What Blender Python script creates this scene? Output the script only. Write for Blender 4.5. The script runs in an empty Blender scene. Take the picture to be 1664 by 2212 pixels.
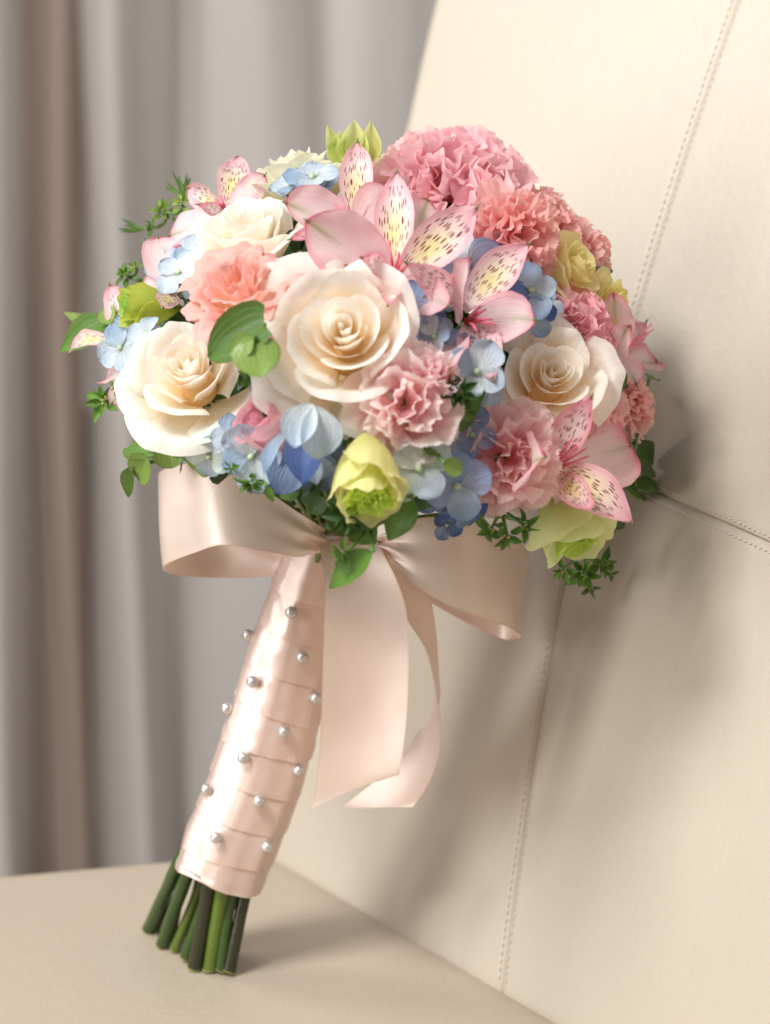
import bpy, math, random
import numpy as np
from mathutils import Vector

# ------------------------------------------------------------------ camera, light, exposure
sc = bpy.context.scene
D0 = 1.2                 # metres from the camera to the bouquet's middle
PX = 0.0002              # metres per unit of the measuring grid (1664 x 2213 over the frame) at D0
PITCH = math.radians(12)
Rv = np.array([1.0, 0, 0])
Fv = np.array([0, math.cos(PITCH), -math.sin(PITCH)])
Uv = np.array([0, math.sin(PITCH), math.cos(PITCH)])
SEAT_Z = 0.45
CAM = -(Rv * 0) - Fv * D0
# height so that the stem ends stand on the seat
_b = Uv * (1106 - 2104) * PX
CAM = CAM + np.array([0, 0, SEAT_Z - _b[2] + 0.0])
ORG = CAM + Fv * D0
CX, CY = 832.0, 1106.0

cam = bpy.data.cameras.new('camera')
cam_o = bpy.data.objects.new('camera', cam)
sc.collection.objects.link(cam_o)
cam_o.location = CAM
cam_o.rotation_euler = (math.pi / 2 - PITCH, 0, 0)
cam.sensor_fit = 'VERTICAL'
cam.sensor_height = 36
cam.lens = 36 * D0 / (1664 * 1024 / 770 * PX)
cam.clip_end = 50
cam.dof.use_dof = True
cam.dof.focus_distance = D0 - 0.105
cam.dof.aperture_fstop = 8.0
sc.camera = cam_o

world = bpy.data.worlds.new('World'); sc.world = world; world.use_nodes = True
bg = world.node_tree.nodes['Background']
bg.inputs['Color'].default_value = (1.0, 0.93, 0.86, 1); bg.inputs['Strength'].default_value = 0.30

def area(name, loc, target, size, sy, power, col):
    l = bpy.data.lights.new(name, 'AREA'); l.shape = 'RECTANGLE'; l.size = size; l.size_y = sy
    l.energy = power; l.color = col
    o = bpy.data.objects.new(name, l); sc.collection.objects.link(o)
    o.location = loc
    o.rotation_euler = (Vector(target) - Vector(loc)).to_track_quat('-Z', 'Y').to_euler()
    return o

def P(u, v, d=0.0):
    dep = D0 + d
    return CAM + Fv * dep + Rv * ((u - CX) * PX * dep / D0) + Uv * ((CY - v) * PX * dep / D0)
def W(a):                      # direction right, up, towards the viewer -> world
    a = np.array(a, float); a = a / np.linalg.norm(a)
    return Rv * a[0] + Uv * a[1] - Fv * a[2]

TGT = P(815, 950, 0.0)
area('window_light', ORG + W((-0.60, 0.92, 0.95)) * 1.25, TGT, 0.34, 0.34, 16, (1.0, 0.99, 0.975))
area('side_softbox', ORG + W((-1.0, 0.10, 0.55)) * 1.5, P(700, 1400, 0), 0.40, 1.3, 16, (1.0, 0.99, 0.97))  # added tall softbox at the left, gives the satin its broad highlights
area('curtain_fill', (-1.5, 0.75, 2.0), (-.5, 1.3, 1.0), 0.8, 0.8, 22, (1.0, 0.99, 0.98))  # added lamp that brightens the upper curtain
area('room_fill', ORG + W((0.25, 0.55, 1.0)) * 2.4, TGT, 1.8, 1.4, 6, (1.0, 0.98, 0.96))
sc.view_settings.view_transform = 'Standard'; sc.view_settings.look = 'None'
sc.view_settings.exposure = -0.14; sc.view_settings.gamma = 1.0
try:
    sc.cycles.max_bounces = 12; sc.cycles.diffuse_bounces = 8; sc.cycles.transmission_bounces = 8; sc.cycles.use_denoising = True
except Exception: pass

rnd = random.Random(7)

# ------------------------------------------------------------------ helpers
def lin(r, g, b):
    f = lambda c: (c / 255 / 12.92) if c / 255 <= 0.04045 else ((c / 255 + 0.055) / 1.055) ** 2.4
    return np.array([f(r), f(g), f(b)])
def mixc(a, b, k):
    k = np.clip(k, 0, 1)[..., None]
    return a * (1 - k) + b * k
def sstep(a, b, x):
    k = np.clip((x - a) / (b - a), 0, 1); return k * k * (3 - 2 * k)
def catmull(pts, n):
    p = np.array(pts, float); m = len(p)
    x = np.linspace(0, m - 1, n); i = np.clip(x.astype(int), 0, m - 2); f = (x - i)[:, None]
    p0 = p[np.clip(i - 1, 0, m - 1)]; p1 = p[i]; p2 = p[i + 1]; p3 = p[np.clip(i + 2, 0, m - 1)]
    return 0.5 * ((2 * p1) + (-p0 + p2) * f + (2 * p0 - 5 * p1 + 4 * p2 - p3) * f ** 2 + (-p0 + 3 * p1 - 3 * p2 + p3) * f ** 3)
def unit(a): return a / (np.linalg.norm(a) + 1e-12)

class Wob:                    # smooth low-frequency wobble
    def __init__(s, rng, n=4, f=2.2):
        s.c = [(rng.uniform(-f, f), rng.uniform(-f, f), rng.uniform(0, 6.28), rng.uniform(.4, 1)) for _ in range(n)]
    def __call__(s, a, b):
        return sum(w * np.sin(x * a + y * b + p) for x, y, p, w in s.c) / len(s.c)

def mesh_obj(name, V, faces, mat, root=None, uv=None, col=None, smooth=True, parent=None):
    me = bpy.data.meshes.new(name)
    V = np.asarray(V, float)
    par = parent if parent is not None else root
    org = np.array(root['_o']) if root is not None else np.zeros(3)
    V = V - org
    me.from_pydata(V.tolist(), [], faces if isinstance(faces, list) else faces.tolist())
    li = np.empty(len(me.loops), np.int32); me.loops.foreach_get('vertex_index', li)
    if uv is not None:
        l = me.uv_layers.new(name='UVMap'); l.data.foreach_set('uv', uv[li].astype(np.float32).ravel())
    if col is not None:
        a = me.color_attributes.new('Col', 'FLOAT_COLOR', 'POINT')
        c4 = np.ones((len(V), 4), np.float32); c4[:, :3] = col
        a.data.foreach_set('color', c4.ravel())
    if smooth: me.polygons.foreach_set('use_smooth', np.ones(len(me.polygons), bool))
    me.materials.append(mat); me.update()
    o = bpy.data.objects.new(name, me); sc.collection.objects.link(o)
    if par is not None: o.parent = par
    return o

def grid_faces(n, m, wrap=False, off=0):
    i, j = np.meshgrid(np.arange(n - 1), np.arange(m if wrap else m - 1), indexing='ij')
    j2 = (j + 1) % m
    return (np.stack([i * m + j, i * m + j2, (i + 1) * m + j2, (i + 1) * m + j], -1).reshape(-1, 4) + off)

def sheet(name, G, mat, root, col=None, uv=None, parent=None, thick=0.0):     # G (n,m,3)
    n, m = G.shape[:2]
    if uv is None:
        a, b = np.meshgrid(np.linspace(0, 1, n), np.linspace(0, 1, m), indexing='ij'); uv = np.stack([b, a], -1)
    o = mesh_obj(name, G.reshape(-1, 3), grid_faces(n, m), mat, root, uv.reshape(-1, 2),
                 None if col is None else col.reshape(-1, 3), True, parent)
    if thick:
        md = o.modifiers.new('thickness', 'SOLIDIFY'); md.thickness = thick; md.offset = 0
    return o

def tube_geo(pts, rad, seg=8, n=None, caps=True):
    C = catmull(pts, n or max(6, len(pts) * 4)); n = len(C)
    rad = np.interp(np.linspace(0, 1, n), np.linspace(0, 1, len(np.atleast_1d(rad))), np.atleast_1d(rad)) if np.ndim(rad) else np.full(n, rad)
    T = np.gradient(C, axis=0); T /= np.linalg.norm(T, axis=1)[:, None] + 1e-12
    ref = np.array([0.3, 0.8, 0.2]); A = np.cross(T, ref); A /= np.linalg.norm(A, axis=1)[:, None] + 1e-12; B = np.cross(T, A)
    a = np.linspace(0, 2 * np.pi, seg, endpoint=False)
    G = C[:, None] + (A[:, None] * np.cos(a)[None, :, None] + B[:, None] * np.sin(a)[None, :, None]) * rad[:, None, None]
    F = grid_faces(n, seg, True).tolist()
    if caps: F += [list(range(seg))[::-1], [(n - 1) * seg + k for k in range(seg)]]
    uv = np.stack(np.meshgrid(np.linspace(0, 1, n), np.linspace(0, 1, seg), indexing='ij')[::-1], -1).reshape(-1, 2)
    return G.reshape(-1, 3), F, uv
def tube(name, pts, rad, mat, root, seg=8, n=None, parent=None):
    V, F, uv = tube_geo(pts, rad, seg, n)
    return mesh_obj(name, V, F, mat, root, uv, None, True, parent)

def ball(name, c, r, mat, root, seg=12, parent=None, sq=1.0, noise=0):
    a, b = np.meshgrid(np.linspace(0, np.pi, seg), np.linspace(0, 2 * np.pi, seg * 2, endpoint=False), indexing='ij')
    rr = r * (1 + noise * np.sin(5 * b) * np.sin(3 * a + 1))
    G = np.stack([rr * np.sin(a) * np.cos(b), rr * np.sin(a) * np.sin(b) * sq, rr * np.cos(a)], -1) + np.array(c)
    return mesh_obj(name, G.reshape(-1, 3), grid_faces(seg, seg * 2, True), mat, root, None, None, True, parent)

def thing(name, loc, label, cat, group=None):
    o = bpy.data.objects.new(name, None); sc.collection.objects.link(o)
    o.location = loc; o['_o'] = [float(x) for x in loc]; o.empty_display_size = 0.01
    o['label'] = label; o['category'] = cat
    if group: o['group'] = group
    return o

# ------------------------------------------------------------------ materials
class N:
    def __init__(s, name):
        s.m = bpy.data.materials.new(name); s.m.use_nodes = True; s.t = s.m.node_tree; s.t.nodes.clear()
        s.out = s.t.nodes.new('ShaderNodeOutputMaterial')
    def n(s, typ, **k):
        x = s.t.nodes.new('ShaderNode' + typ)
        for a, b in k.items():
            if a.startswith('i_'):
                key = a[2:].replace('_', ' ')
                x.inputs[int(key) if key.isdigit() else key].default_value = b
            else: setattr(x, a, b)
        return x
    def l(s, a, b): s.t.links.new(a, b)
    def math(s, op, a, b=None, c=None):
        x = s.n('Math', operation=op)
        for i, v in enumerate((a, b, c)):
            if v is None: continue
            if hasattr(v, 'links') or hasattr(v, 'is_linked'): s.l(v, x.inputs[i])
            else: x.inputs[i].default_value = v
        return x.outputs[0]
    def mixrgb(s, f, a, b, mode='MIX'):
        x = s.n('Mix', data_type='RGBA', blend_type=mode)
        for key, v in ((0, f), (6, a), (7, b)):
            if hasattr(v, 'is_linked'): s.l(v, x.inputs[key])
            elif key == 0: x.inputs[0].default_value = v
            else: x.inputs[key].default_value = (*v, 1)
        return x.outputs[2]

def petal_mat(name, transl=0.3, rough=0.5, veins=26, vein_amt=0.10, bump=0.25, spots=False, spec=0.35, leaf=False, mottle=0.06):
    k = N(name)
    at = k.n('Attribute', attribute_name='Col'); uv = k.n('UVMap')
    sep = k.n('SeparateXYZ'); k.l(uv.outputs[0], sep.inputs[0]); U, T = sep.outputs[0], sep.outputs[1]
    cmb = k.n('CombineXYZ'); k.l(k.math('MULTIPLY', U, veins), cmb.inputs[0]); k.l(k.math('MULTIPLY', T, 2.0), cmb.inputs[1])
    geo = k.n('ObjectInfo'); k.l(k.math('MULTIPLY', geo.outputs['Random'], 30), cmb.inputs[2])
    nz = k.n('TexNoise', i_Scale=1.0, i_Detail=3.0); k.l(cmb.outputs[0], nz.inputs['Vector'])
    tc = k.n('TexCoord'); nf = k.n('TexNoise', i_Scale=420.0, i_Detail=2.0); k.l(tc.outputs['Object'], nf.inputs['Vector'])
    nm = k.n('TexNoise', i_Scale=60.0, i_Detail=3.0); k.l(tc.outputs['Object'], nm.inputs['Vector'])
    f = k.math('ADD', 1.0 - vein_amt / 2 - mottle / 2, k.math('ADD', k.math('MULTIPLY', nz.outputs[0], vein_amt), k.math('MULTIPLY', nm.outputs[0], mottle)))
    cf = k.n('CombineXYZ')
    for i in range(3): k.l(f, cf.inputs[i])
    col = k.mixrgb(1.0, at.outputs['Color'], cf.outputs[0], 'MULTIPLY')
    hgt = nz.outputs[0]
    if leaf:      # fan of pale veins from the leaf base
        s_ = k.math('ABSOLUTE', k.math('SUBTRACT', U, 0.5))
        fr = k.math('ABSOLUTE', k.math('SUBTRACT', k.math('FRACT', k.math('MULTIPLY', s_, 9.0)), 0.5))
        ln = k.math('SUBTRACT', 1.0, k.math('MINIMUM', k.math('MULTIPLY', fr, 9.0), 1.0))
        mid = k.math('SUBTRACT', 1.0, k.math('MINIMUM', k.math('MULTIPLY', s_, 40.0), 1.0))
        v = k.math('MINIMUM', k.math('ADD', k.math('MULTIPLY', ln, 0.4), mid), 1.0)
        col = k.mixrgb(k.math('MULTIPLY', v, 0.45), col, (0.22, 0.36, 0.10))
        hgt = k.math('SUBTRACT', hgt, k.math('MULTIPLY', v, 0.6))
    if spots:
        c2 = k.n('CombineXYZ'); k.l(k.math('MULTIPLY', U, 17.0), c2.inputs[0]); k.l(k.math('MULTIPLY', T, 6.6), c2.inputs[1]); k.l(k.math('MULTIPLY', geo.outputs['Random'], 50), c2.inputs[2])
        sh = k.n('VectorMath', operation='ADD'); k.l(c2.outputs[0], sh.inputs[0])
        cr = k.n('CombineXYZ'); k.l(k.math('FLOOR', k.math('MULTIPLY', geo.outputs['Random'], 50)), cr.inputs[0]); k.l(cr.outputs[0], sh.inputs[1])
        vo = k.n('TexVoronoi', voronoi_dimensions='2D', feature='F1', i_Scale=1.0, i_Randomness=0.75); k.l(sh.outputs[0], vo.inputs['Vector'])
        s_ = k.math('ABSOLUTE', k.math('SUBTRACT', U, 0.5))
        m1 = k.math('MULTIPLY', k.math('GREATER_THAN', T, 0.10), k.math('LESS_THAN', T, 0.86))
        m2 = k.math('LESS_THAN', s_, k.math('ADD', 0.30, k.math('MULTIPLY', vo.outputs['Color'], 0.14)))
        m4 = k.math('GREATER_THAN', s_, 0.012)
        thr = k.math('ADD', 0.10, k.math('MULTIPLY', vo.outputs['Color'], 0.14))
        d = k.n('MapRange', i_1=0.0, i_2=0.10, i_3=1.0, i_4=0.0); k.l(k.math('SUBTRACT', vo.outputs['Distance'], thr), d.inputs[0])
        m = k.math('MULTIPLY', k.math('MULTIPLY', m1, m2), k.math('MULTIPLY', d.outputs[0], m4))
        col = k.mixrgb(m, col, (0.22, 0.008, 0.02))
    bp = k.n('Bump', i_Strength=bump, i_Distance=0.0008)
    k.l(k.math('ADD', hgt, k.math('MULTIPLY', nf.outputs[0], 0.35)), bp.inputs['Height'])
    pr = k.n('BsdfPrincipled', i_Roughness=rough); pr.inputs['Specular IOR Level'].default_value = spec
    if not leaf:
        pr.inputs['Sheen Weight'].default_value = 0.12; pr.inputs['Sheen Roughness'].default_value = 0.4
    k.l(col, pr.inputs['Base Color']); k.l(bp.outputs[0], pr.inputs['Normal'])
    tr = k.n('BsdfTranslucent'); k.l(col, tr.inputs[0]); k.l(bp.outputs[0], tr.inputs['Normal'])
    mx = k.n('MixShader'); mx.inputs[0].default_value = transl
    k.l(pr.outputs[0], mx.inputs[1]); k.l(tr.outputs[0], mx.inputs[2]); k.l(mx.outputs[0], k.out.inputs[0])
    return k.m

M_rose = petal_mat('rose_petal', 0.45, 0.5, 22, 0.09, 0.4, mottle=0.03)
M_frill = petal_mat('frilled_petal', 0.5, 0.55, 30, 0.16, 0.35)
M_alst = petal_mat('lily_petal', 0.40, 0.42, 34, 0.24, 0.5)
M_spot = petal_mat('spotted_lily_petal', 0.36, 0.42, 34, 0.14, 0.4, spots=True)
M_hyd = petal_mat('hydrangea_petal', 0.30, 0.5, 24, 0.46, 0.9, mottle=0.40)
M_leaf = petal_mat('leaf', 0.22, 0.36, 12, 0.12, 0.45, spec=0.45, leaf=True, mottle=0.25)

def plain(name, col, rough=0.5, spec=0.5, bump=0, bs=300, metal=0, coat=0, var=0.0):
    k = N(name); pr = k.n('BsdfPrincipled', i_Roughness=rough, i_Metallic=metal)
    pr.inputs['Specular IOR Level'].default_value = spec; pr.inputs['Coat Weight'].default_value = coat
    tc = k.n('TexCoord'); nz = k.n('TexNoise', i_Scale=float(bs), i_Detail=4.0); k.l(tc.outputs['Object'], nz.inputs['Vector'])
    c = tuple(float(x) for x in col)
    if var:
        dk = tuple(x * (1 - var) for x in c); k.l(k.mixrgb(nz.outputs[0], dk, c), pr.inputs['Base Color'])
    else: pr.inputs['Base Color'].default_value = (*c, 1)
    if bump:
        b = k.n('Bump', i_Strength=bump, i_Distance=0.0006); k.l(nz.outputs[0], b.inputs['Height']); k.l(b.outputs[0], pr.inputs['Normal'])
    k.l(pr.outputs[0], k.out.inputs[0]); return k.m

def satin(name, col, nu, nv, rough=0.36):
    k = N(name); uv = k.n('UVMap'); sep = k.n('SeparateXYZ'); k.l(uv.outputs[0], sep.inputs[0])
    a = k.math('SINE', k.math('ADD', k.math('MULTIPLY', sep.outputs[0], nu), k.math('MULTIPLY', sep.outputs[1], nv)))
    b = k.math('SINE', k.math('MULTIPLY', sep.outputs[0], nu * 1.0))
    c = k.math('SINE', k.math('MULTIPLY', sep.outputs[1], nv * 1.0))
    e = k.math('ABSOLUTE', k.math('SUBTRACT', sep.outputs[0], 0.5))
    edge = k.math('GREATER_THAN', e, 0.484)
    tc = k.n('TexCoord'); nz = k.n('TexNoise', i_Scale=26.0, i_Detail=2.0); k.l(tc.outputs['Object'], nz.inputs['Vector'])
    h = k.math('ADD', k.math('MULTIPLY', k.math('ADD', a, c), 0.22), k.math('MULTIPLY', edge, k.math('ADD', 1.2, c)))
    b1 = k.n('Bump', i_Strength=0.22, i_Distance=0.0004); k.l(h, b1.inputs['Height'])
    b2 = k.n('Bump', i_Strength=0.35, i_Distance=0.006); k.l(nz.outputs[0], b2.inputs['Height']); k.l(b1.outputs[0], b2.inputs['Normal'])
    pr = k.n('BsdfPrincipled', i_Roughness=rough)
    k.l(k.mixrgb(k.math('MULTIPLY', edge, 0.6), tuple(col), tuple(col * np.array([0.93, 0.72, 0.62]))), pr.inputs['Base Color'])
    pr.inputs['Specular IOR Level'].default_value = 1.0; pr.inputs['Coat Weight'].default_value = 0.8; pr.inputs['Coat Roughness'].default_value = 0.28; pr.inputs['Metallic'].default_value = 0.2; pr.inputs['Sheen Weight'].default_value = 0.2
    pr.inputs['Sheen Roughness'].default_value = 0.25
    pr.inputs['Anisotropic'].default_value = 0.5
    k.l(b2.outputs[0], pr.inputs['Normal'])
    tr = k.n('BsdfTranslucent'); tr.inputs[0].default_value = (*(col * np.array([1, .86, .74])), 1)
    mx = k.n('MixShader'); mx.inputs[0].default_value = 0.16
    k.l(pr.outputs[0], mx.inputs[1]); k.l(tr.outputs[0], mx.inputs[2]); k.l(mx.outputs[0], k.out.inputs[0]); return k.m

M_ribbon = satin('blush_satin', lin(247, 226, 213), 300.0, 1500.0)
M_wrap = satin('wrap_satin', lin(247, 221, 209), 900.0, 110.0, 0.28)
M_pearl = plain('silver_pearl', lin(206, 202, 198), 0.3, 0.6, metal=0.6, coat=0.5)
M_stem = plain('cut_stem', lin(62, 92, 34), 0.3, 0.5, 0.5, 260, var=0.45)
M_stemD = plain('dark_cut_stem', lin(54, 56, 32), 0.28, 0.5, 0.4, 260, var=0.5)
M_stemL = plain('bright_cut_stem', lin(104, 128, 44), 0.32, 0.5, 0.4, 260, var=0.45)
M_cut = plain('stem_cut_end', lin(170, 170, 100), 0.7, 0.3, 0.8, 500, var=0.5)
M_fstem = plain('flower_stem', lin(96, 132, 62), 0.4, 0.45, 0.2, 200, var=0.25)
M_bead = plain('hydrangea_bead', lin(176, 196, 158), 0.5, 0.3, 0.3, 500)
M_heart = plain('rose_heart', lin(236, 204, 150), .6, .3, .3, 200)
M_beadB = plain('blue_bead', lin(84, 112, 160), 0.5, 0.3, 0.5, 500)
M_filament = plain('filament', lin(226, 110, 130), 0.4, 0.4)
M_anther = plain('anther', lin(150, 60, 40), 0.8, 0.2, 0.6, 600)
M_yellow = plain('floret_centre', lin(170, 176, 60), 0.7, 0.3, 0.5, 600)
M_thread = plain('stitch_thread', lin(226, 216, 202), 0.6, 0.3, 0.6, 2500)
M_pin = plain('pin_shaft', lin(150, 146, 140), 0.3, 0.5, metal=1.0)

# ------------------------------------------------------------------ petal shapes
PROF = {
 'spot': [(0, .24), (.12, .44), (.28, .76), (.45, .96), (.58, 1), (.70, .92), (.81, .70), (.90, .42), (.96, .18), (1, .02)],
 'outer': [(0, .22), (.12, .45), (.3, .82), (.5, 1), (.7, .99), (.85, .82), (.94, .52), (.98, .25), (1, .04)],
 'hyd': [(0, .14), (.08, .36), (.25, .74), (.45, .97), (.6, 1), (.75, .88), (.88, .60), (.96, .30), (1, .03)],
 'leaf': [(0, .06), (.06, .42), (.18, .85), (.33, 1), (.52, .92), (.72, .62), (.88, .28), (.96, .1), (1, .01)],
 'heart': [(0, .55), (.05, .82), (.2, 1), (.4, 1), (.6, .88), (.78, .62), (.9, .34), (.97, .13), (1, .01)],
 'round': [(0, .35), (.06, .62), (.2, .92), (.4, 1), (.62, .98), (.8, .8), (.92, .52), (.98, .25), (1, .03)],
 'fan': [(0, .06), (.2, .12), (.4, .28), (.6, .6), (.8, .9), (.93, 1), (1, .98)],
 'needle': [(0, .5), (.3, 1), (.7, .8), (1, .05)],
}
def prof(name, t):
    a = np.array(PROF[name]); return np.interp(t, a[:, 0], a[:, 1])

def blade(name, root, b, t_, width, nrm, shape, mat, colfn, rng, cup=0.25, bend=0.0, curl=0.0, ruffle=0.0, rfreq=3,
          twist=0.0, fold=0.0, serr=0.0, sfreq=14, nu=11, nv=18, wob=0.04, parent=None):
    b = np.array(b, float); t_ = np.array(t_, float); ax = t_ - b; L = np.linalg.norm(ax); ax /= L
    side = unit(np.cross(ax, nrm)); n = np.cross(side, ax)
    tau = np.linspace(0, 1, nv); t = 0.5 - 0.5 * np.cos(np.pi * tau); t = 0.35 * tau + 0.65 * t
    if shape == 'fan': t = tau
    s = np.linspace(-1, 1, nu)
    T, S = np.meshgrid(t, s, indexing='ij')
    w = (width / 2 * prof(shape, t))[:, None]
    wb = Wob(rng, 4, 3.0); wb2 = Wob(rng, 3, 2.0)
    TT = T.copy()
    if shape == 'fan':
        TT = T * (1 - 0.10 * S ** 2 - 0.20 * np.abs(S) ** 6 + 0.05 * wb2(S * 2, S) * T + serr * (.55 + .6 * wb(S * 4, S)) * (np.abs(((S * sfreq + 2.5 * wb2(S * 1.5, S)) % 1) - 0.5) * 2 - 0.5) * T ** 6)
    elif shape == 'heart':
        TT = T - 0.12 * (S ** 2) * np.clip(1 - T / 0.25, 0, 1)
    elif serr:
        TT = T * (1 + serr * np.sin(S * sfreq) * T ** 4)
    A = twist * TT
    ca, sa = np.cos(A)[..., None], np.sin(A)[..., None]
    sd = side * ca + n * sa; nn = n * ca - side * sa
    h = cup * w * (S ** 2) + bend * L * np.sin(np.pi * TT) - curl * L * TT ** 3
    h = h + fold * w * (np.abs(S) - 0.5)
    h = h + ruffle * L * np.sin(rfreq * 2 * np.pi * TT + 3 * S + wb.c[0][2]) * np.abs(S) ** 1.6 * np.sign(S) * np.clip(TT * 2, 0, 1)
    if shape == 'fan':
        h = h + ruffle * L * (np.sin(rfreq * 3.1 * S + wb.c[1][2] + 1.5 * wb(S, TT)) * TT ** 2.2 + .35 * np.sin(rfreq * 7.3 * S + wb.c[2][2]) * TT ** 5)
    h = h + wob * L * wb(S * 1.2, TT * 2.5) * np.clip(TT * 2, 0, 1)
    ed = 1 + 0.03 * wb2(TT * 7, np.sign(S) * 2)
    G = b + ax * (TT * L)[..., None] + sd * (w * S * ed)[..., None] + nn * h[..., None]
    C = colfn(S, T)
    global LAST; LAST = (G[-1, nu // 2], unit(G[-1, nu // 2] - G[-3, nu // 2]))
    return sheet(name, G, mat, root, C, np.stack([(S + 1) / 2, T], -1), parent)

def frame(axis, roll=0.0):
    ez = unit(np.array(axis, float)); r = np.array([0.13, 0.2, 1.0]); ex = unit(np.cross(r, ez)); ey = np.cross(ez, ex)
    c, s = math.cos(roll), math.sin(roll)
    return ex * c + ey * s, ey * c - ex * s, ez

def cup_petal(name, root, c, fr, R, zb, zr, th, Wd, mat, colfn, rng, open_=0.0, roll=0.0, spiral=0.08, drop=0.3, tip=0.05,
              ruffle=0.0, rfreq=5, wob=0.03, scale=1.0, belly=2.2, r0=0.12, nu=25, nv=20, edge=0.0, serr=0.0, parent=None, sroll=0.0):
    ex, ey, ez = fr
    s = np.linspace(-1, 1, nu); t = np.linspace(0, 1, nv) ** 0.85
    T, S = np.meshgrid(t, s, indexing='ij')
    wb = Wob(rng, 4, 2.6); wb2 = Wob(rng, 4, 6)
    tm = 1 - drop * (0.35 * np.abs(S) ** 2 + 0.65 * np.abs(S) ** 5) + tip * np.exp(-(S / 0.16) ** 2) + 0.025 * wb2(S * 1.3, S * 0) + serr * (np.abs(((S * 17 + wb2(S, S)) % 1) - .5) * 2 - .5)
    Q = T * tm
    body = (1 - (1 - np.clip(Q, 0, 1)) ** belly)
    r = R * (r0 + (1 - r0) * body) * (1 + open_ * np.clip(Q, 0, 2) ** 3) * (1 + spiral * S)
    z = zb + (zr - zb) * Q
    tau = np.clip((T - 0.80) / 0.20, 0, 1)
    r = r + roll * R * tau ** 2 * (1 - 0.25 * np.abs(S)); z = z - roll * R * 0.75 * tau ** 3
    te = np.clip((np.abs(S) - 0.7) / 0.3, 0, 1) * np.clip(Q * 1.6, 0, 1)
    r = r + sroll * R * te ** 2
    rf = ruffle * R * np.sin(rfreq * S + wb.c[0][2] + wb(S, T) * 1.5) * T ** 3
    rf = rf + ruffle * 0.45 * R * np.sin(rfreq * 2.7 * S + wb.c[1][2] * 2 + 2 * wb2(S * .5, T)) * T ** 6
    r = r + rf + wob * R * wb(S * 1.1, T * 2) * np.clip(Q * 1.4, 0, 1)
    z = z + ruffle * R * 0.5 * np.cos(rfreq * 1.27 * S + wb.c[1][2]) * T ** 4
    ph = th + S * Wd * (0.55 + 0.45 * np.sin(np.clip(Q, 0, 1) * np.pi * 0.6))
    G = np.array(c) + scale * ((r * np.cos(ph))[..., None] * ex + (r * np.sin(ph))[..., None] * ey + z[..., None] * ez)
    return sheet(name, G, mat, root, colfn(S, T), np.stack([(S + 1) / 2, T], -1), parent)

# ------------------------------------------------------------------ the dome of the bouquet
HC = (815.0, 860.0); HR = 610.0; DC = -0.035
def sd(u, v, lift=0.0):
    q = HR ** 2 - (u - HC[0]) ** 2 - (v - HC[1]) ** 2
    return DC - math.sqrt(max(q, 0)) * PX - lift
def nax(u, v, k=0.35):
    q = max(HR ** 2 - (u - HC[0]) ** 2 - (v - HC[1]) ** 2, 0)
    return (u - HC[0], -(v - HC[1]), math.sqrt(q) + k * HR)
NECK = P(690, 1185, -0.025)

def add_stem(root, c, axis, r=0.0013, mat=None):
    c = np.array(c); a = unit(np.array(axis))
    mid = c - a * 0.045; j = np.array([rnd.uniform(-.008, .008) for _ in range(3)])
    tube('stem', [c - a * 0.004, c - a * 0.02, mid * 0.75 + NECK * 0.25, NECK + j], r, mat or M_fstem, root, 6, 12)

CREAM0, CREAM1, CREAMG = lin(255, 238, 203), lin(254, 250, 243), lin(244, 245, 228)
YEL0, YEL1 = lin(250, 240, 188), lin(248, 240, 190)

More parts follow.
